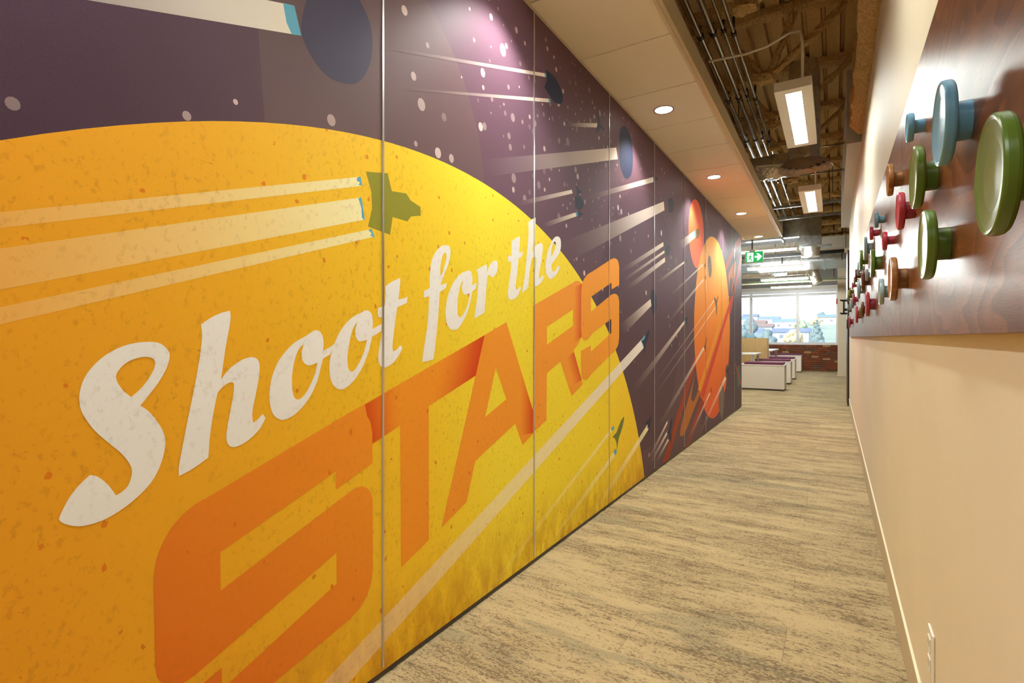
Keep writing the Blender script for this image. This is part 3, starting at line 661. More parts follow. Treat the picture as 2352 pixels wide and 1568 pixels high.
# ================================================================== RIGHT WALL
PF = .191                                             # face of the walnut panel
PAN = thing('hook_panel', (.2, 4.2, 1.122), 'long horizontal walnut veneer panel for coat hooks on right wall', 'panel')
ysplit = [-.9, 2.17, 5.4, 9.0]
for a, b in zip(ysplit, ysplit[1:]):
    B(PF, XW, a+.0012, b-.0012, 1.122, 1.84).build('walnut_board', 'walnut', PAN)
HOOKS = [('blue', 2076, 294.6, 64), ('blue', 2154.6, 286.4, 193), ('green', 2268, 403, 281), ('oak', 2036, 413.5, 78), ('green', 2096, 411.5, 143.7), ('red', 2058, 487.4, 90.9), ('green', 2118, 563.3, 154.6), ('steel', 2005.7, 506, 34.6), ('red', 1995, 535, 30.8), ('red', 2023, 552, 44), ('oak', 2043.5, 641, 96), ('pale', 1983.5, 570, 52.6), ('green', 1974.3, 595.7, 44.8), ('green', 1998.7, 605.6, 62), ('pale', 1968, 612, 26), ('walnut', 1963, 631.5, 27), ('walnut', 1978.7, 643.5, 49), ('pale', 1985.5, 631, 27.8), ('pale', 2017, 671.4, 58), ('red', 1988, 698.4, 57), ('pale', 1969.3, 664, 41), ('red', 1955, 652, 17), ('olive', 1959, 645.6, 16), ('walnut', 1976.8, 711, 38), ('olive', 1971, 717.5, 24), ('red', 1965, 723.6, 40), ('red', 1949.5, 741, 24), ('black', 1944.5, 744.7, 22), ('gray', 1946.5, 711, 25), ('pale', 1950.5, 696.5, 20), ('pale', 1953.5, 691, 19), ('red', 1958, 687.5, 28), ('olive', 1950.5, 668, 21), ('olive', 1947.5, 676, 23), ('gray', 1944, 684, 11)]
ROWS = {1.64: 'top', 1.475: 'middle', 1.30: 'bottom'}
HN = {'blue': 'sky blue', 'green': 'olive green', 'oak': 'light wood', 'red': 'crimson', 'steel': 'steel blue', 'pale': 'pale blue', 'walnut': 'dark wood', 'olive': 'dark olive', 'black': 'black', 'gray': 'grey green'}
hk = []
for c, hx, hy, hh in HOOKS:
    X = .150; d = F/CS*X/(hx-1915.31); Y = (d+SN*X)/CS; Z = EH+(CY-hy)*d/F; dia = hh*d/F
    row = min(ROWS, key=lambda q: abs(q-Z))
    Zs = row if Y > 4.5 else Z*.5+row*.5
    hk.append([c, Y, Zs, min((.069, .104, .137), key=lambda q: abs(q-dia)), ROWS[row]])
seen = {}
for rname in ('top', 'middle', 'bottom'):
    rw = sorted([h for h in hk if h[4] == rname], key=lambda h: h[1])
    for i, h in enumerate(rw):
        prev = HN[rw[i-1][0]] if i else None; nxt = HN[rw[i+1][0]] if i+1 < len(rw) else None
        size = {.069: 'small', .104: 'medium', .137: 'large'}[h[3]]
        ctx = f'between {prev} and {nxt} hooks' if prev and nxt else (f'at the row end beside {nxt or prev} hook')
        h.append(f'{size} {HN[h[0]]} round hook, {rname} row, {ctx}')
        seen[h[5]] = seen.get(h[5], 0)+1
HM = {}
def hook(c, Y, Z, dia, row, label):
    t = thing('wall_hook', (PF, Y, Z), label, 'hook', 'round dot hooks on the walnut panel')
    R = dia/2; L = .022+.03*dia; th = .008+.05*dia
    mn = c+'_hook' if c in ('oak', 'walnut') else 'paint_'+c
    key = (c, dia)
    if key not in HM:
        a = MB().lathe([(-.0, R*.46), (L-.001, R*.46)], (PF, Y, Z), (-1, 0, 0), 36).build('stem', mn, t)
        b = MB().lathe([(L-.002, R*.955), (L, R*.985), (L+.003, R), (L+th-.004, R), (L+th-.0012, R*.99), (L+th, R*.965), (L+th-.0015, R*.90), (L+th-.004, R*.6), (L+th-.005, 0)], (PF, Y, Z), (-1, 0, 0), 48).build('disc', mn, t)
        HM[key] = (a, b)
    else:
        for q in HM[key]: n = q.copy(); COL.objects.link(n); n.parent = t
for h in hk: hook(*h)
# outlet
ot = thing('power_outlet', (XW, 1.665, .26), 'white plastic power outlet plate low on right wall', 'outlet')
B(XW-.006, XW, 1.629, 1.703, .262, .384).build('cover_plate', 'plate_plastic', ot, bevel=.003)
for z in (.298, .348):
    f = B(XW-.0085, XW-.006, 1.648, 1.684, z-.017, z+.017).build('socket', 'plate_plastic', ot, bevel=.002)
    B(XW-.0088, XW-.0084, 1.656, 1.658, z-.004, z+.008).build('slot', 'slot_dark', f)
    B(XW-.0088, XW-.0084, 1.672, 1.674, z-.004, z+.008).build('slot', 'slot_dark', f)
MB().lathe([(0, .003), (.0012, .0025)], (XW-.006, 1.666, .323), (-1, 0, 0), 12).build('screw', 'aluminium', ot)
# dark jamb and black bracket past the wall end
dr = struct('door_1', B(.187, .222, 10.06, 10.95, 0, 2.53), 'dark_frame')
B(.222, .26, 10.0, 10.06, 0, 2.6).build('door_jamb', 'dark_frame', dr)
B(.15, .24, 10.30, 10.34, 2.53, 2.60).build('track_hanger', 'white_metal', dr)
bk = thing('wall_bracket', (.187, 10.4, 1.5), 'black metal bracket with two arms on the dark door edge', 'bracket')
for z in (1.735, 1.515):
    MB().tube([(.19, 10.4, z), (.11, 10.4, z), (.085, 10.4, z+.012)], [.016, .016, .007], 10).build('arm', 'black_metal', bk)
B(.130, .155, 10.39, 10.41, 1.53, 1.72).build('upright', 'black_metal', bk)
B(.155, .188, 10.38, 10.42, 1.56, 1.60).build('mount', 'black_metal', bk)

# ================================================================== SOFFIT DOWNLIGHTS
first = None
for i in range(-2, 4):
    y = 3.718+i*1.8245
    lab = 'round recessed soffit downlight, '+('sixth', 'fifth', 'fourth', 'third', 'second', 'first')[i+2]+' from the far end of the mural'
    t = thing('downlight', (-1.028, y, HS-.006), lab, 'light', 'downlights in the soffit')
    MB().lathe([(0, .060), (-.003, .064), (-.003, .069), (.007, .070)], (-1.028, y, HS-.001), (0, 0, 1), 40, False).build('trim_ring', 'ring_bronze', t)
    MB().lathe([(0, .0601), (.0005, .0601)], (-1.028, y, HS-.0015), (0, 0, 1), 40).build('lens', 'lens_down', t)
    ld = bpy.data.lights.new('downlight_lamp', 'SPOT'); ld.energy = P_DOWN; ld.color = (.97, 1, .95); ld.spot_size = math.radians(112); ld.spot_blend = .55; ld.shadow_soft_size = .045
    lo = bpy.data.objects.new('downlight_lamp', ld); COL.objects.link(lo); lo.parent = t; lo.location = (0, 0, -.012)

# ================================================================== PENDANTS
ZP = 2.73
def pendant(y0, label):
    y1 = y0+1.20; xa, xb = -.337, -.120; t = thing('pendant_light', ((xa+xb)/2, (y0+y1)/2, ZP), label, 'light', 'corridor pendants')
    m = MB().box(xa, xb, y0, y1, ZP+.012, ZP+.06)
    m.box(xa, xa+.062, y0, y1, ZP, ZP+.012).box(xb-.062, xb, y0, y1, ZP, ZP+.012).box(xa+.062, xb-.062, y0, y0+.07, ZP, ZP+.012).box(xa+.062, xb-.062, y1-.07, y1, ZP, ZP+.012)
    m.build('housing', 'white_metal', t)
    B(xa+.062, xb-.062, y0+.07, y1-.07, ZP+.006, ZP+.0118).build('lens', 'lens_pendant', t)
    xm = (xa+xb)/2
    for y in (y0+.08, y1-.08):
        ap = (xm, y, ZP+.42)
        w = MB().tube([(xa+.03, y, ZP+.06), ap, (xb-.03, y, ZP+.06)], .0012, 5).tube([ap, (xm, y, ZD-.05)], .0012, 5).build('suspension_wire', 'wire', t)
    MB().tube([(xm+.055, y0+.03, ZP+.06), (xm+.055, y0+.03, ZP+.30), (xm+.045, y0+.04, ZP+.38), (xm-.02, y0+.10, ZP+.42), (xm-.16, y0+.16, ZP+.40), (xm-.30, y0+.16, ZP+.385), (xm-.55, y0+.16, ZP+.40)], .009, 8).build('power_cable', 'white_cable', t)
pendant(3.84, 'white pendant light with glowing lens in front of the round ceiling diffuser')
pendant(6.60, 'white pendant light with glowing lens hanging just past the round ceiling diffuser')
pendant(1.08, 'white pendant light above the photographer over the corridor')
pendant(-1.68, 'white pendant light over the start of the corridor')

# ================================================================== ROOF JOISTS
for i in range(-2, 12):
    y = 4.06+i*1.225
    if y > YWIN-.5: continue
    t = thing('roof_joist', (-.5, y, 3.45), 'open web joist in brown sprayed coating, '+('directly above the round diffuser' if i == 2 else ('one', 'two', 'three', 'four', 'five', 'six', 'seven', 'eight', 'nine', 'ten')[abs(i-2)-1]+' bays from the diffuser '+('towards' if i > 2 else 'away from')+' the windows'), 'joist', 'sprayed joists under the roof deck')
    xa, xb = (-3.6, .25) if y < 9 else (-4.6, 1.6)
    xe = -.47 if y < 9 else xb
    MB().rough_bar((xa, y, 3.49), (xe, y, 3.49), .12, .075, .05, .016).build('bottom_chord', 'fireproofing', t)
    MB().rough_bar((xa, y, 4.06), (xb, y, 4.06), .13, .09, .12, .010).build('top_chord', 'fireproofing', t)
    if y < 9:
        for a, b in (((-.50, y, 3.51), (-.29, y, 4.05)), ((-.47, y, 3.51), (.20, y, 4.06)), ((-.56, y, 3.51), (-.92, y, 4.05)), ((-1.30, y, 3.51), (-.96, y, 4.05)), ((-1.34, y, 3.51), (-1.7, y, 4.05))):
            MB().rough_bar(a, b, .066, .055, .05, .009).build('web_bar', 'fireproofing', t)
    else:
        x = -4.55; up = False
        while x+.5 < xb:
            a, b = ((x, y, 3.50), (x+.5, y, 4.05)) if not up else ((x, y, 4.05), (x+.5, y, 3.50))
            MB().rough_bar(a, b, .05, .042, .06, .007).build('web_bar', 'fireproofing', t); up = not up; x += .5

# ================================================================== CONDUITS AND DUCTS
def conduit(x, z, r, yend, label, bend):
    t = thing('conduit', (x, 5, z), label, 'pipe', 'conduits above the soffit edge')
    pts = [(x, YB, z), (x, yend-.25, z)]+bend(x, z, yend)
    MB().tube(pts, r, 12).build('pipe', 'conduit_steel', t)
    for k in range(-2, 6):
        y = 4.06+k*1.225+.03
        if y < yend-.4:
            MB().tube([(x, y-.02, z), (x, y+.02, z)], r+.006, 12).build('strap', 'clip_steel', t)
            B(x-.008, x+.008, y-.012, y+.012, z+r, 3.455).build('hanger', 'clip_steel', t)
    for y in (2.6, 5.65, 8.7): MB().tube([(x, y+x*.3-.03, z), (x, y+x*.3+.03, z)], r+.004, 12).build('coupling', 'conduit_steel', t)
def left(rad, far): return lambda x, z, ye: arc((x-rad, ye, z), rad, 0, math.pi/2, (1, 0, 0), (0, 1, 0))+[(far, ye+rad, z)]
def right(rad, far): return lambda x, z, ye: arc((x+rad, ye, z), rad, math.pi, math.pi/2, (1, 0, 0), (0, 1, 0))+[(far, ye+rad, z)]
ZC = 3.38
conduit(-.855, ZC, .021, 11.05, 'thick steel conduit running closest to the soffit fascia', right(.10, -.50))
conduit(-.765, ZC, .023, 10.95, 'thick steel conduit running second from the soffit fascia', right(.10, -.50))
conduit(-.692, ZC, .012, 7.9, 'thin steel conduit running third from the soffit fascia', lambda x, z, y: [(x, y, z)])
conduit(-.622, ZC-.045, .014, 11.0, 'thin steel conduit running farthest from the soffit fascia, bending back at end', left(.14, -1.15))
def foil_tube(pts, r, nm, t, rip=.012):
    P = [Vector(p) for p in pts]; out = []
    for a, b in zip(P, P[1:]):
        n = max(2, int((b-a).length/.03)); out += [a.lerp(b, i/n) for i in range(n)]
    out.append(P[-1]); rr = [r*(1+random.uniform(-.02, .02))+(rip if i % 2 else 0)*.5 for i in range(len(out))]
    return MB().tube(out, rr, 20, True, .018).build(nm, 'foil', t)
fd = thing('foil_duct', (-.9, 6.95, 2.98), 'foil wrapped round duct crossing above the soffit edge to the round diffuser', 'duct')
foil_tube([(-1.24, 6.95, 3.15), (-.14, 6.95, 3.15)], .135, 'duct_body', fd)
MB().tube([(-.62, 6.95, 3.15), (-.56, 6.95, 3.15)], .147, 24).build('tape_band', 'foil', fd)
B(-.66, -.52, 6.74, 6.80, 3.295, 3.32).build('paper_tag', 'tag_yellow', fd)
df = thing('ceiling_diffuser', (-.278, 6.52, 2.95), 'round metal ceiling diffuser with concentric rings under a foil duct', 'diffuser')
foil_tube([(-.278, 6.52, 3.02), (-.278, 6.52, 4.1)], .155, 'neck_duct', df, .004)
simple('diffuser_metal', rgb(190, 174, 160), .35, .1)
MB().lathe([(.075, .16), (.07, .215), (.014, .262), (0, .272), (.006, .262), (.06, .222)], (-.278, 6.52, 2.95), (0, 0, 1), 56, False).build('outer_cone', 'diffuser_metal', df)
MB().lathe([(.064, .217), (.068, .217)], (-.278, 6.52, 2.95), (0, 0, 1), 56).build('throat_shade', 'black_metal', df)  # black disc added as painted shade behind the diffuser rings
for r in (.205, .145, .085): MB().lathe([(.045, r-.030), (.012, r-.012), (.000, r), (.004, r-.002), (.016, r-.014), (.047, r-.032)], (-.278, 6.52, 2.948-(.205-r)*.14), (0, 0, 1), 56, False).build('ring', 'diffuser_metal', df)
MB().lathe([(.03, .012), (.012, .022), (.006, .012), (.005, .0)], (-.278, 6.52, 2.928), (0, 0, 1), 32, False).build('center_cap', 'diffuser_metal', df)
vb = thing('pipe_valve', (-.69, 8.3, 3.36), 'short pipe stub with blue lever valve beside the conduits', 'valve')
MB().tube([(-.70, 7.95, 3.39), (-.70, 8.35, 3.36)], .013, 10).build('pipe', 'conduit_steel', vb)
B(-.80, -.645, 8.18, 8.21, 3.33, 3.345).build('lever', 'valve_blue', vb)
for nm, yy, zz, lab in (('a', 6.0, 3.0, 'thin steel conduit curving into the right wall above the near pendant'), ('b', 6.75, 2.95, 'thin steel conduit curving into the right wall past the diffuser')):
    xe = -.1 if nm == 'a' else -.33
    tag(MB().tube([(xe, yy, zz), (.08, yy, zz)]+arc((.08, yy, zz-.07), .07, math.pi/2, 0, (1, 0, 0), (0, 0, 1))+[(.15, yy, 2.90)], .010, 10).build('wall_conduit', 'conduit_steel'), lab, 'pipe')
# suspended channel rails over the office entrance
for y, z, lab in ((9.75, 3.265, 'grey steel channel rail crossing behind the second pendant'), (10.5, 3.22, 'grey steel channel rail crossing above the galvanised duct')):
    tag(MB().box(-1.8, .12, y, y+.04, z, z+.006).box(-1.8, .12, y, y+.004, z, z+.045).box(-1.8, .12, y+.036, y+.04, z, z+.045).build('channel_rail', 'galvanised'), lab, 'rail')
# galvanised duct with rounded end and collar
gd = thing('galvanised_duct', (-.9, 11.6, 3.0), 'large galvanised duct with rounded end dropping to a foil collar', 'duct')
B(-3.2, -.86, 11.3, 11.85, 3.02, 3.42).build('duct_body', 'galvanised', gd)
B(-.865, -.835, 11.27, 11.88, 2.99, 3.45).build('flange', 'galvanised', gd)
def dshape(x0, x1, y0, y1, z0, z1):
    n = 20; r = (y1-y0)/2; cy = (y0+y1)/2; o = [(x0, y0), (x1-r, y0)]+[(x1-r+r*math.sin(math.pi*i/n), cy-r*math.cos(math.pi*i/n)) for i in range(1, n)]+[(x1-r, y1), (x0, y1)]
    k = len(o); m = MB().add([(x, y, z) for z in (z0, z1) for x, y in o], [tuple(range(k))[::-1], tuple(range(k, 2*k))]); m.add([(x, y, z) for z in (z0, z1) for x, y in o], [(i, (i+1) % k, k+(i+1) % k, k+i) for i in range(k)], True); return m
dshape(-.835, -.20, 11.28, 11.86, 3.03, 3.44).build('rounded_end', 'galvanised', gd)
B(-.56, -.20, 11.32, 11.75, 2.86, 3.03).build('square_collar', 'galvanised', gd)
B(-.57, -.03, 11.42, 11.7, 2.83, 2.86).build('damper_plate', 'galvanised', gd)
foil_tube([(-.38, 11.53, 2.66), (-.38, 11.53, 2.84)], .16, 'foil_collar', gd)
# big duct across the office
bd = thing('air_duct', (-1, 13.9, 2.74), 'wide rectangular galvanised air duct spanning the office ceiling', 'duct')
for i, (a, b) in enumerate(((-4.6, -3.1), (-3.1, -1.65), (-1.65, -.2), (-.2, 1.6))): B(a+.003, b-.003, 13.35, 15.0, 2.80, 3.28).build('duct_section', 'galvanised', bd)
for x in (-3.1, -1.65, -.2): B(x-.02, x+.02, 13.33, 15.02, 2.78, 3.30).build('seam_flange', 'galvanised', bd)
tag(B(-4.4, .26, 12.2, 12.25, 2.79, 2.86).build('black_rail', 'black_metal'), 'black steel track rail crossing the office under the ducts', 'rail')
tag(B(-4.6, 1.5, 12.9, 13.2, 3.0, 3.25).build('painted_beam', 'header_white'), 'beige painted beam above the black rail', 'beam')
ff = thing('flexible_duct', (-1.2, 16.6, 2.75), 'crinkled foil flexible ducts dropping below the cable tray', 'duct')
foil_tube([(-2.9, 15.6, 2.86), (-1.35, 15.6, 2.84)], .12, 'horizontal_run', ff, .02); foil_tube([(-1.1, 15.6, 2.86), (-.55, 15.6, 2.87), (-.45, 15.6, 2.83), (-.40, 15.6, 2.62), (-.34, 15.6, 2.5)], .11, 'elbow_run', ff, .02)
B(-1.42, -1.05, 15.45, 15.75, 2.76, 2.95).build('junction_box', 'galvanised', ff)
ct = thing('cable_tray', (-1.3, 16.0, 2.6), 'wire cable tray with green and white cables crossing the office', 'tray')
m = MB()
for y in (15.95, 16.05, 16.15, 16.25): m.tube([(-4.2, y, 2.62), (.3, y, 2.62)], .004, 5)
for y in (15.95, 16.25): m.tube([(-4.2, y, 2.68), (.3, y, 2.68)], .004, 5)
m.build('wire_rail', 'conduit_steel', ct); m = MB()
x = -4.2
while x < .3: m.tube([(x, 15.95, 2.69), (x, 15.95, 2.62), (x, 16.25, 2.62), (x, 16.25, 2.69)], .0035, 5); x += .15
o = m.build('wire_hoop', 'conduit_steel', ct); o['kind'] = 'stuff'
B(-4.2, .3, 15.94, 15.955, 2.585, 2.615).build('side_rail', 'trim_paint', ct)
for i, c in enumerate(('cable_green', 'white_cable', 'cable_green')): MB().tube([(-4.2, 16.0+i*.06, 2.635), (-1.5, 16.02+i*.06, 2.64), (.3, 16.0+i*.06, 2.635)], .009, 6).build('cable', c, ct)

def rods(parent, spots, z0, r=.005, m='clip_steel'):
    for x, y in spots: MB().tube([(x, y, z0), (x, y, ZD-.056)], r, 6).build('hanger_rod', m, parent)
for o_, sp_, z_ in ((bpy.data.objects['channel_rail'], [(-1.6, 9.77), (-.06, 9.77)], 3.30), (bpy.data.objects['channel_rail.001'], [(-1.6, 10.52), (-.02, 10.52)], 3.26), (bpy.data.objects['black_rail'], [(-3, 12.225), (-1.05, 12.225), (.2, 12.225)], 2.86),
                   (ct, [(-3, 16.1), (-1.4, 16.1), (.0, 16.1)], 2.62), (ff, [(-2.2, 15.6), (-1.2, 15.6)], 2.94), (gd, [(-2.6, 11.58), (-1.0, 11.58)], 3.42), (bd, [(-2.4, 13.30), (-1.0, 13.30), (.15, 13.30)], 2.78), (fd, [(-1.0, 6.95)], 3.28)):
    rods(o_, sp_, z_, .011 if o_ in (bd, ct) else .005)
# ================================================================== OFFICE LIGHTS, SIGN
def batten(y, z, xa, xb, label):
    t = thing('batten_light', ((xa+xb)/2, y, z), label, 'light', 'linear office lights')
    B(xa, xb, y-.05, y+.05, z+.03, z+.065).build('housing', 'white_metal', t)
    MB().tube([(xa+.03, y, z+.015), (xb-.03, y, z+.015)], .019, 10).build('lamp_tube', 'tube_lamp', t)
    for x in (xa+.012, xb-.012): B(x-.012, x+.012, y-.03, y+.03, z-.004, z+.03).build('end_cap', 'white_metal', t)
    for x in (xa+.26, xb-.26): MB().tube([(x, y, z+.065), (x, y, ZD-.056)], .004, 6).build('suspension_rod', 'white_cable', t)
    if y > 12: MB().tube([(xb-.06, y, z+.065), (xb-.02, y, z+.2), (xb-.16, y-.3, z+.42), (xb-.12, y-.4, z+.8)], .010, 7).build('power_cable', 'white_cable', t)
batten(10.72, 2.70, -1.80, -.55, 'long linear office light partly hidden by the exit sign')
batten(12.75, 2.615, -1.66, -.56, 'linear office light hanging under the wide air duct')
batten(15.4, 2.615, -1.67, -.55, 'linear office light hanging below the cable tray')
batten(17.75, 2.615, -1.65, -.54, 'linear office light hanging closest to the windows')
es = thing('exit_sign', (-1.22, 10.0, 2.45), 'green exit sign with running figure and arrow hanging from pole', 'sign')
c1, c2 = ony(1711.5, 579, 10.0), ony(1752.5, 601, 10.0)
ex0, ex1, ez0, ez1 = c1.x-.004, c2.x+.004, c2.z-.004, c1.z+.004
m = MB().box(ex0, ex1, 10.002, 10.035, ez0, ez1)
m.build('housing', 'grey_metal', es)
B(ex0+.009, ex1-.009, 10.0, 10.002, ez0+.009, ez1-.009).build('face', 'sign_green', es)
sw, sh = ex1-ex0, ez1-ez0
def sp(u, v): return (ex0+u*sw, 9.9985, ez0+v*sh)
def flat(pts, name, m_, par, y=9.9985):
    tri = tessellate_polygon([[Vector((p[0], p[1], 0)) for p in pts]]); v = [(ex0+u*sw, y, ez0+w*sh) for u, w in pts]
    return MB().add(v, [t for t in tri]).build(name, m_, par)
flat([(.54, .42), (.72, .42), (.64, .20), (.75, .20), (.93, .50), (.75, .80), (.64, .80), (.72, .58), (.54, .58)], 'arrow', 'sign_white', es)
flat([(.12, .10), (.46, .10), (.46, .88), (.12, .88)], 'doorway', 'sign_white', es)
flat([(.28, .70), (.31, .76), (.345, .76), (.36, .70), (.34, .64), (.30, .64)], 'figure_head', 'sign_green', es, 9.998)
flat([(.235, .63), (.33, .63), (.38, .53), (.45, .52), (.45, .47), (.36, .47), (.335, .51), (.32, .41), (.38, .31), (.42, .13), (.37, .12), (.335, .26), (.27, .35), (.24, .25), (.08, .21), (.08, .27), (.20, .31), (.245, .48), (.245, .56), (.20, .53), (.17, .44), (.13, .46), (.16, .57)], 'running_figure', 'sign_green', es, 9.998)
B(-1.27, -1.17, 10.0, 10.035, ez1, ez1+.03).build('canopy', 'grey_metal', es)
MB().tube([(-1.22, 10.018, ez1+.03), (-1.22, 10.018, ZD-.056)], .013, 8).build('stem_pole', 'clip_steel', es)

# ================================================================== WINDOW WALL
bw = struct('wall_window', B(-8, 4, YWIN+.06, YWIN+.25, 0, .865), 'mortar')
struct('wall_window_upper', B(-8, 4, YWIN, YWIN+.25, 2.83, ZD), 'grey_wall')
struct('trim_2', B(-8, 4, YWIN-.06, YWIN+.25, 2.72, 2.83), 'header_white')
struct('trim_3', B(.10, 4, YWIN, YWIN+.25, .865, 2.72), 'header_white')
struct('trim_4', B(-8, -5.4, YWIN, YWIN+.25, .865, 2.72), 'header_white')
bm = None; rows = 12; bh = .865/rows
for r in range(rows):
    x = -2.6+(r % 2)*.11
    while x < .12:
        L = .205
        if bm is None:
            b = B(-L/2, L/2, -.03, .05, 0, bh-.010).build('brick', 'brick_clay', bw, bevel=0); bm = b.data; bm.transform(Matrix.Translation(ORG[bw.name]))
        else: b = bpy.data.objects.new('brick', bm); COL.objects.link(b); b.parent = bw
        b.location = Vector((x+L/2, YWIN+.05+random.uniform(-.006, .004), r*bh+.005))-ORG[bw.name]; b.scale = (random.uniform(.92, 1.0), 1, 1)
        x += .218
XM = [-5.38, -3.93, -2.489, -1.045, .105]
for i, (a, b) in enumerate(zip(XM, XM[1:])):
    w = group_struct(f'window_{i+1}', ((a+b)/2, YWIN+.1, .865)); f = .045
    B(a, b, YWIN+.02, YWIN+.12, .865, .95).build('sill_frame', 'window_white', w)
    B(a, b, YWIN+.02, YWIN+.12, 2.52, 2.60).build('head_frame', 'window_white', w); B(a, b, YWIN+.02, YWIN+.12, 2.625, 2.72).build('top_frame', 'window_white', w)
    B(a, a+f, YWIN+.02, YWIN+.12, .95, 2.52).build('side_frame', 'window_white', w); B(b-f, b, YWIN+.02, YWIN+.12, .95, 2.52).build('side_frame', 'window_white', w)
    B(a, a+f, YWIN+.02, YWIN+.12, 2.60, 2.625).build('side_frame', 'window_white', w); B(b-f, b, YWIN+.02, YWIN+.12, 2.60, 2.625).build('side_frame', 'window_white', w)
    B(a+f, b-f, YWIN+.07, YWIN+.076, .95, 2.52).build('pane', 'window_glass', w)
    B(a+f, b-f, YWIN+.07, YWIN+.076, 2.60, 2.625).build('pane', 'window_glass', w)
cl = tag(B(.093, .40, 17.7, 18.0, 0, 3.06).build('column', 'column_paint'), 'square beige column beside the window, with flat cap trim', 'column')
B(.085, .41, 17.69, 18.01, 3.06, 3.12).build('cap_trim', 'header_white', cl); B(.088, .405, 17.693, 18.005, 0, .13).build('base_trim', 'column_paint', cl)
fa = thing('fire_alarm', (.09, 17.85, 2.1), 'red fire alarm strobe on the column side', 'alarm')
B(.055, .093, 17.78, 17.92, 2.08, 2.24).build('body', 'alarm_red', fa, bevel=.008); B(.04, .056, 17.82, 17.88, 2.10, 2.16).build('strobe', 'plate_plastic', fa, bevel=.005)

# ================================================================== OFFICE FURNITURE
def bench(y0, y1, x1, label, xl=-1.75):
    t = thing('bench_cabinet', ((xl+x1)/2, (y0+y1)/2, 0), label, 'cabinet', 'low cushioned cabinets in the office')
    B(xl+.01, x1-.01, y0+.01, y1-.01, 0, .03).build('plinth', 'slot_dark', t)
    B(xl, x1, y0, y1, .03, .505).build('body', 'cabinet_white', t, bevel=.004)
    B(xl-.003, x1+.003, y0-.003, y1+.003, .509, .54).build('top', 'cabinet_white', t, bevel=.006)
    B(xl+.10, x1-.02, y0+.02, y1-.02, .54, .585).build('cushion', 'plum_fabric', t, bevel=.016)
bench(12.17, 12.70, -.872, 'white cabinet with plum cushion closest to the corridor')
bench(14.00, 14.50, -.872, 'white cabinet with plum cushion, second from the corridor')
bench(15.68, 16.22, -.876, 'white cabinet with plum cushion, third from the corridor')
bench(18.95, 19.42, -.885, 'white cabinet with plum cushion closest to the brick wall', -1.9)
def desk(x0, x1, y0, y1, z, label):
    t = thing('desk', ((x0+x1)/2, (y0+y1)/2, 0), label, 'desk', 'white office desks')
    B(x0, x1, y0, y1, z-.028, z).build('top', 'desk_white', t, bevel=.004)
    for x in (x0+.05, x1-.08):
        for y in (y0+.06, y1-.06): B(x-.025, x+.025, y-.025, y+.025, 0, z-.028).build('leg', 'grey_metal', t)
    for y in (y0+.4, (y0+y1)/2, y1-.4): B(x1-.06, x1-.02, y-.02, y+.02, z-.06, z-.028).build('cable_clip', 'white_metal', t)
desk(-3.0, -1.49, 12.85, 13.95, .75, 'white desk top in front of the wooden divider'); desk(-3.0, -1.49, 16.4, 18.6, .75, 'white desk top behind the wooden divider')
dv = thing('desk_divider', (-2.2, 14.8, 0), 'tall light wood divider panel between desks', 'divider')
B(-3.1, -1.435, 14.56, 14.60, .02, 1.098).build('front_panel', 'maple_ply', dv); B(-1.475, -1.435, 14.60, 15.05, .02, 1.098).build('side_panel', 'maple_ply', dv); B(-3.1, -1.475, 15.01, 15.05, .02, 1.098).build('back_panel', 'maple_ply', dv); B(-3.1, -1.475, 14.60, 15.01, 1.07, 1.098).build('top_panel', 'maple_ply', dv)
B(-3.08, -1.45, 14.58, 15.03, 0, .02).build('plinth', 'slot_dark', dv)
p1, p2 = ony(1715, 768, 14.8), ony(1731, 776, 14.8)
tag(B(p1.x, p2.x, 14.7, 14.9, 1.098, 1.20).build('storage_box', 'box_blue', bevel=.006), 'small light blue box on top of the wood divider', 'box')

# ================================================================== OUTSIDE
def terr(x, y):
    t = max(0, min(1, (y-45)/430)); return -6+19*t*t*(3-2*t)+math.sin(x*.05)*.8*t
gm = MB(); nx, ny = 24, 30; vs = []
for j in range(ny+1):
    y = 22+j*19
    for i in range(nx+1): x = -180+i*11; vs.append((x, y, terr(x, y)))
gm.add(vs, [(j*(nx+1)+i, j*(nx+1)+i+1, (j+1)*(nx+1)+i+1, (j+1)*(nx+1)+i) for j in range(ny) for i in range(nx)], True)
o = gm.build('hillside', 'hill_grass'); o['kind'] = 'structure'
def house(pxl, Y, w, dp, h, wallm, roofm, label, flat_=False):
    x = ray(pxl, 700)[0]/ray(pxl, 700)[1]*Y; z = terr(x, Y)
    t = thing('house', (x, Y, z-.3), label, 'building', 'houses outside the window')
    B(x-w/2, x+w/2, Y, Y+dp, z-1, z+h).build('wall', wallm, t)
    if flat_: B(x-w/2-.2, x+w/2+.2, Y-.2, Y+dp+.2, z+h, z+h+.35).build('roof', roofm, t)
    else:
        e = .5; r = h*.42; v = [(x-w/2-e, Y-e, z+h), (x+w/2+e, Y-e, z+h), (x+w/2+e, Y+dp+e, z+h), (x-w/2-e, Y+dp+e, z+h), (x-w/2-e, Y+dp/2, z+h+r), (x+w/2+e, Y+dp/2, z+h+r)]
        MB().add(v, [(0, 1, 5, 4), (2, 3, 4, 5), (0, 4, 3), (1, 2, 5), (0, 3, 2, 1)]).build('roof', roofm, t)
    n = 2 if Y > 150 else max(2, int(w/3))
    for i in range(n):
        xx = x-w/2+(i+.5)*w/n; B(xx-.6, xx+.6, Y-.05, Y+.02, z+h*.4, z+h*.4+1.1).build('window', 'house_window', t)
house(1722, 60, 9, 7, 3.0, 'house_grey', 'roof_blue', 'low grey house with slate blue roof outside the left window')
house(1815, 104, 11, 7, 4.0, 'house_white', 'house_tan', 'bright cream flat building in the middle of the view', True)
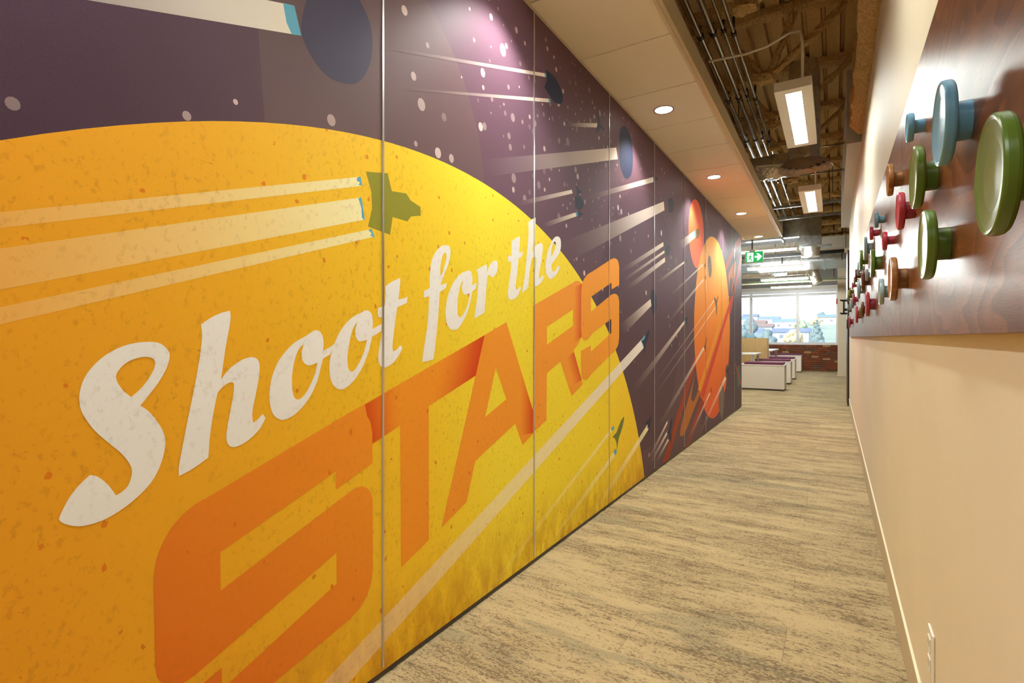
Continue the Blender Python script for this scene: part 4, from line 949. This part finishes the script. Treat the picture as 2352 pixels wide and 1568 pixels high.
def tree(pxl, Y, h, r, m, label, col=False):
    x = ray(pxl, 700)[0]/ray(pxl, 700)[1]*Y; z = terr(x, Y)
    t = thing('tree', (x, Y, z-.2), label, 'tree', 'trees outside the window')
    MB().tube([(x, Y, z-.5), (x, Y, z+h*.6)], [.25, .12], 7).build('trunk', 'bark', t)
    mb = MB(); nb = 26
    for i in range(nb):
        if col: f_ = i/nb; an = i*2.4; cc = Vector((x+math.cos(an)*.45*r*(1-f_), Y+math.sin(an)*.45*r*(1-f_), z+h*(.2+.78*f_))); rr = r*(1-.85*f_)*.55
        else:
            an = i*2.4; q_ = math.sqrt((i+.5)/nb); cc = Vector((x+math.cos(an)*r*.75*q_, Y+math.sin(an)*r*.75*q_, z+h*(.55+.32*(1-q_*q_)+random.uniform(-.12, .10)))); rr = r*random.uniform(.26, .42)
        vs = []; n1, n2 = 7, 10
        for a in range(n1+1):
            for b in range(n2):
                th, ph = math.pi*a/n1, 2*math.pi*b/n2; q = rr*random.uniform(.86, 1.14) if 0 < a < n1 else rr; vs.append(cc+Vector((math.sin(th)*math.cos(ph), math.sin(th)*math.sin(ph), math.cos(th)))*q)
        mb.add(vs, [(a*n2+b, (a+1)*n2+b, (a+1)*n2+(b+1) % n2, a*n2+(b+1) % n2) for a in range(n1) for b in range(n2)], True)
    mb.build('crown', m, t)
tree(1713, 80, 9.5, 2.2, 'leaf_dark', 'tall dark green tree at the edge of the mural wall outside')
tree(1852, 84, 5.0, 2.8, 'leaf_autumn', 'golden autumn tree low in the right window')
tree(1876, 146, 9, 2.4, 'leaf_dark', 'dark tall conifer in the middle of the right window', True)
tree(1892, 74, 4.4, 2.0, 'leaf_green', 'light green shrub tree low in the right window')
rs = random.Random(5)
def ratio(p): r = ray(p, 700); return r[0]/r[1]
for Y in (125, 165, 200, 240, 285, 335, 390):
    x = ratio(1700)*Y+rs.uniform(0, 8)
    while x < ratio(1922)*Y:
        u = (x/Y); p = 1176+F*(u*CS+SN)/(CS-u*SN)
        if rs.random() < .5:
            wm = rs.choice(('house_white', 'house_grey', 'house_tan', 'house_white')); rm = rs.choice(('roof_grey', 'roof_brown', 'roof_blue'))
            house(p, Y, rs.uniform(8, 11), 8, rs.uniform(3.4, 4.6), wm, rm, 'small '+wm[6:]+' house with '+rm[5:]+' roof on the far hillside')
        else:
            lm = rs.choice(('leaf_green', 'leaf_autumn', 'leaf_dark'))
            tree(p, Y, rs.uniform(4.2, 6.5), rs.uniform(2.0, 3.0), lm, {'leaf_green': 'pale green', 'leaf_autumn': 'tan autumn', 'leaf_dark': 'dark green'}[lm]+' tree on the far hillside between houses')
        x += rs.uniform(12.5, 15)
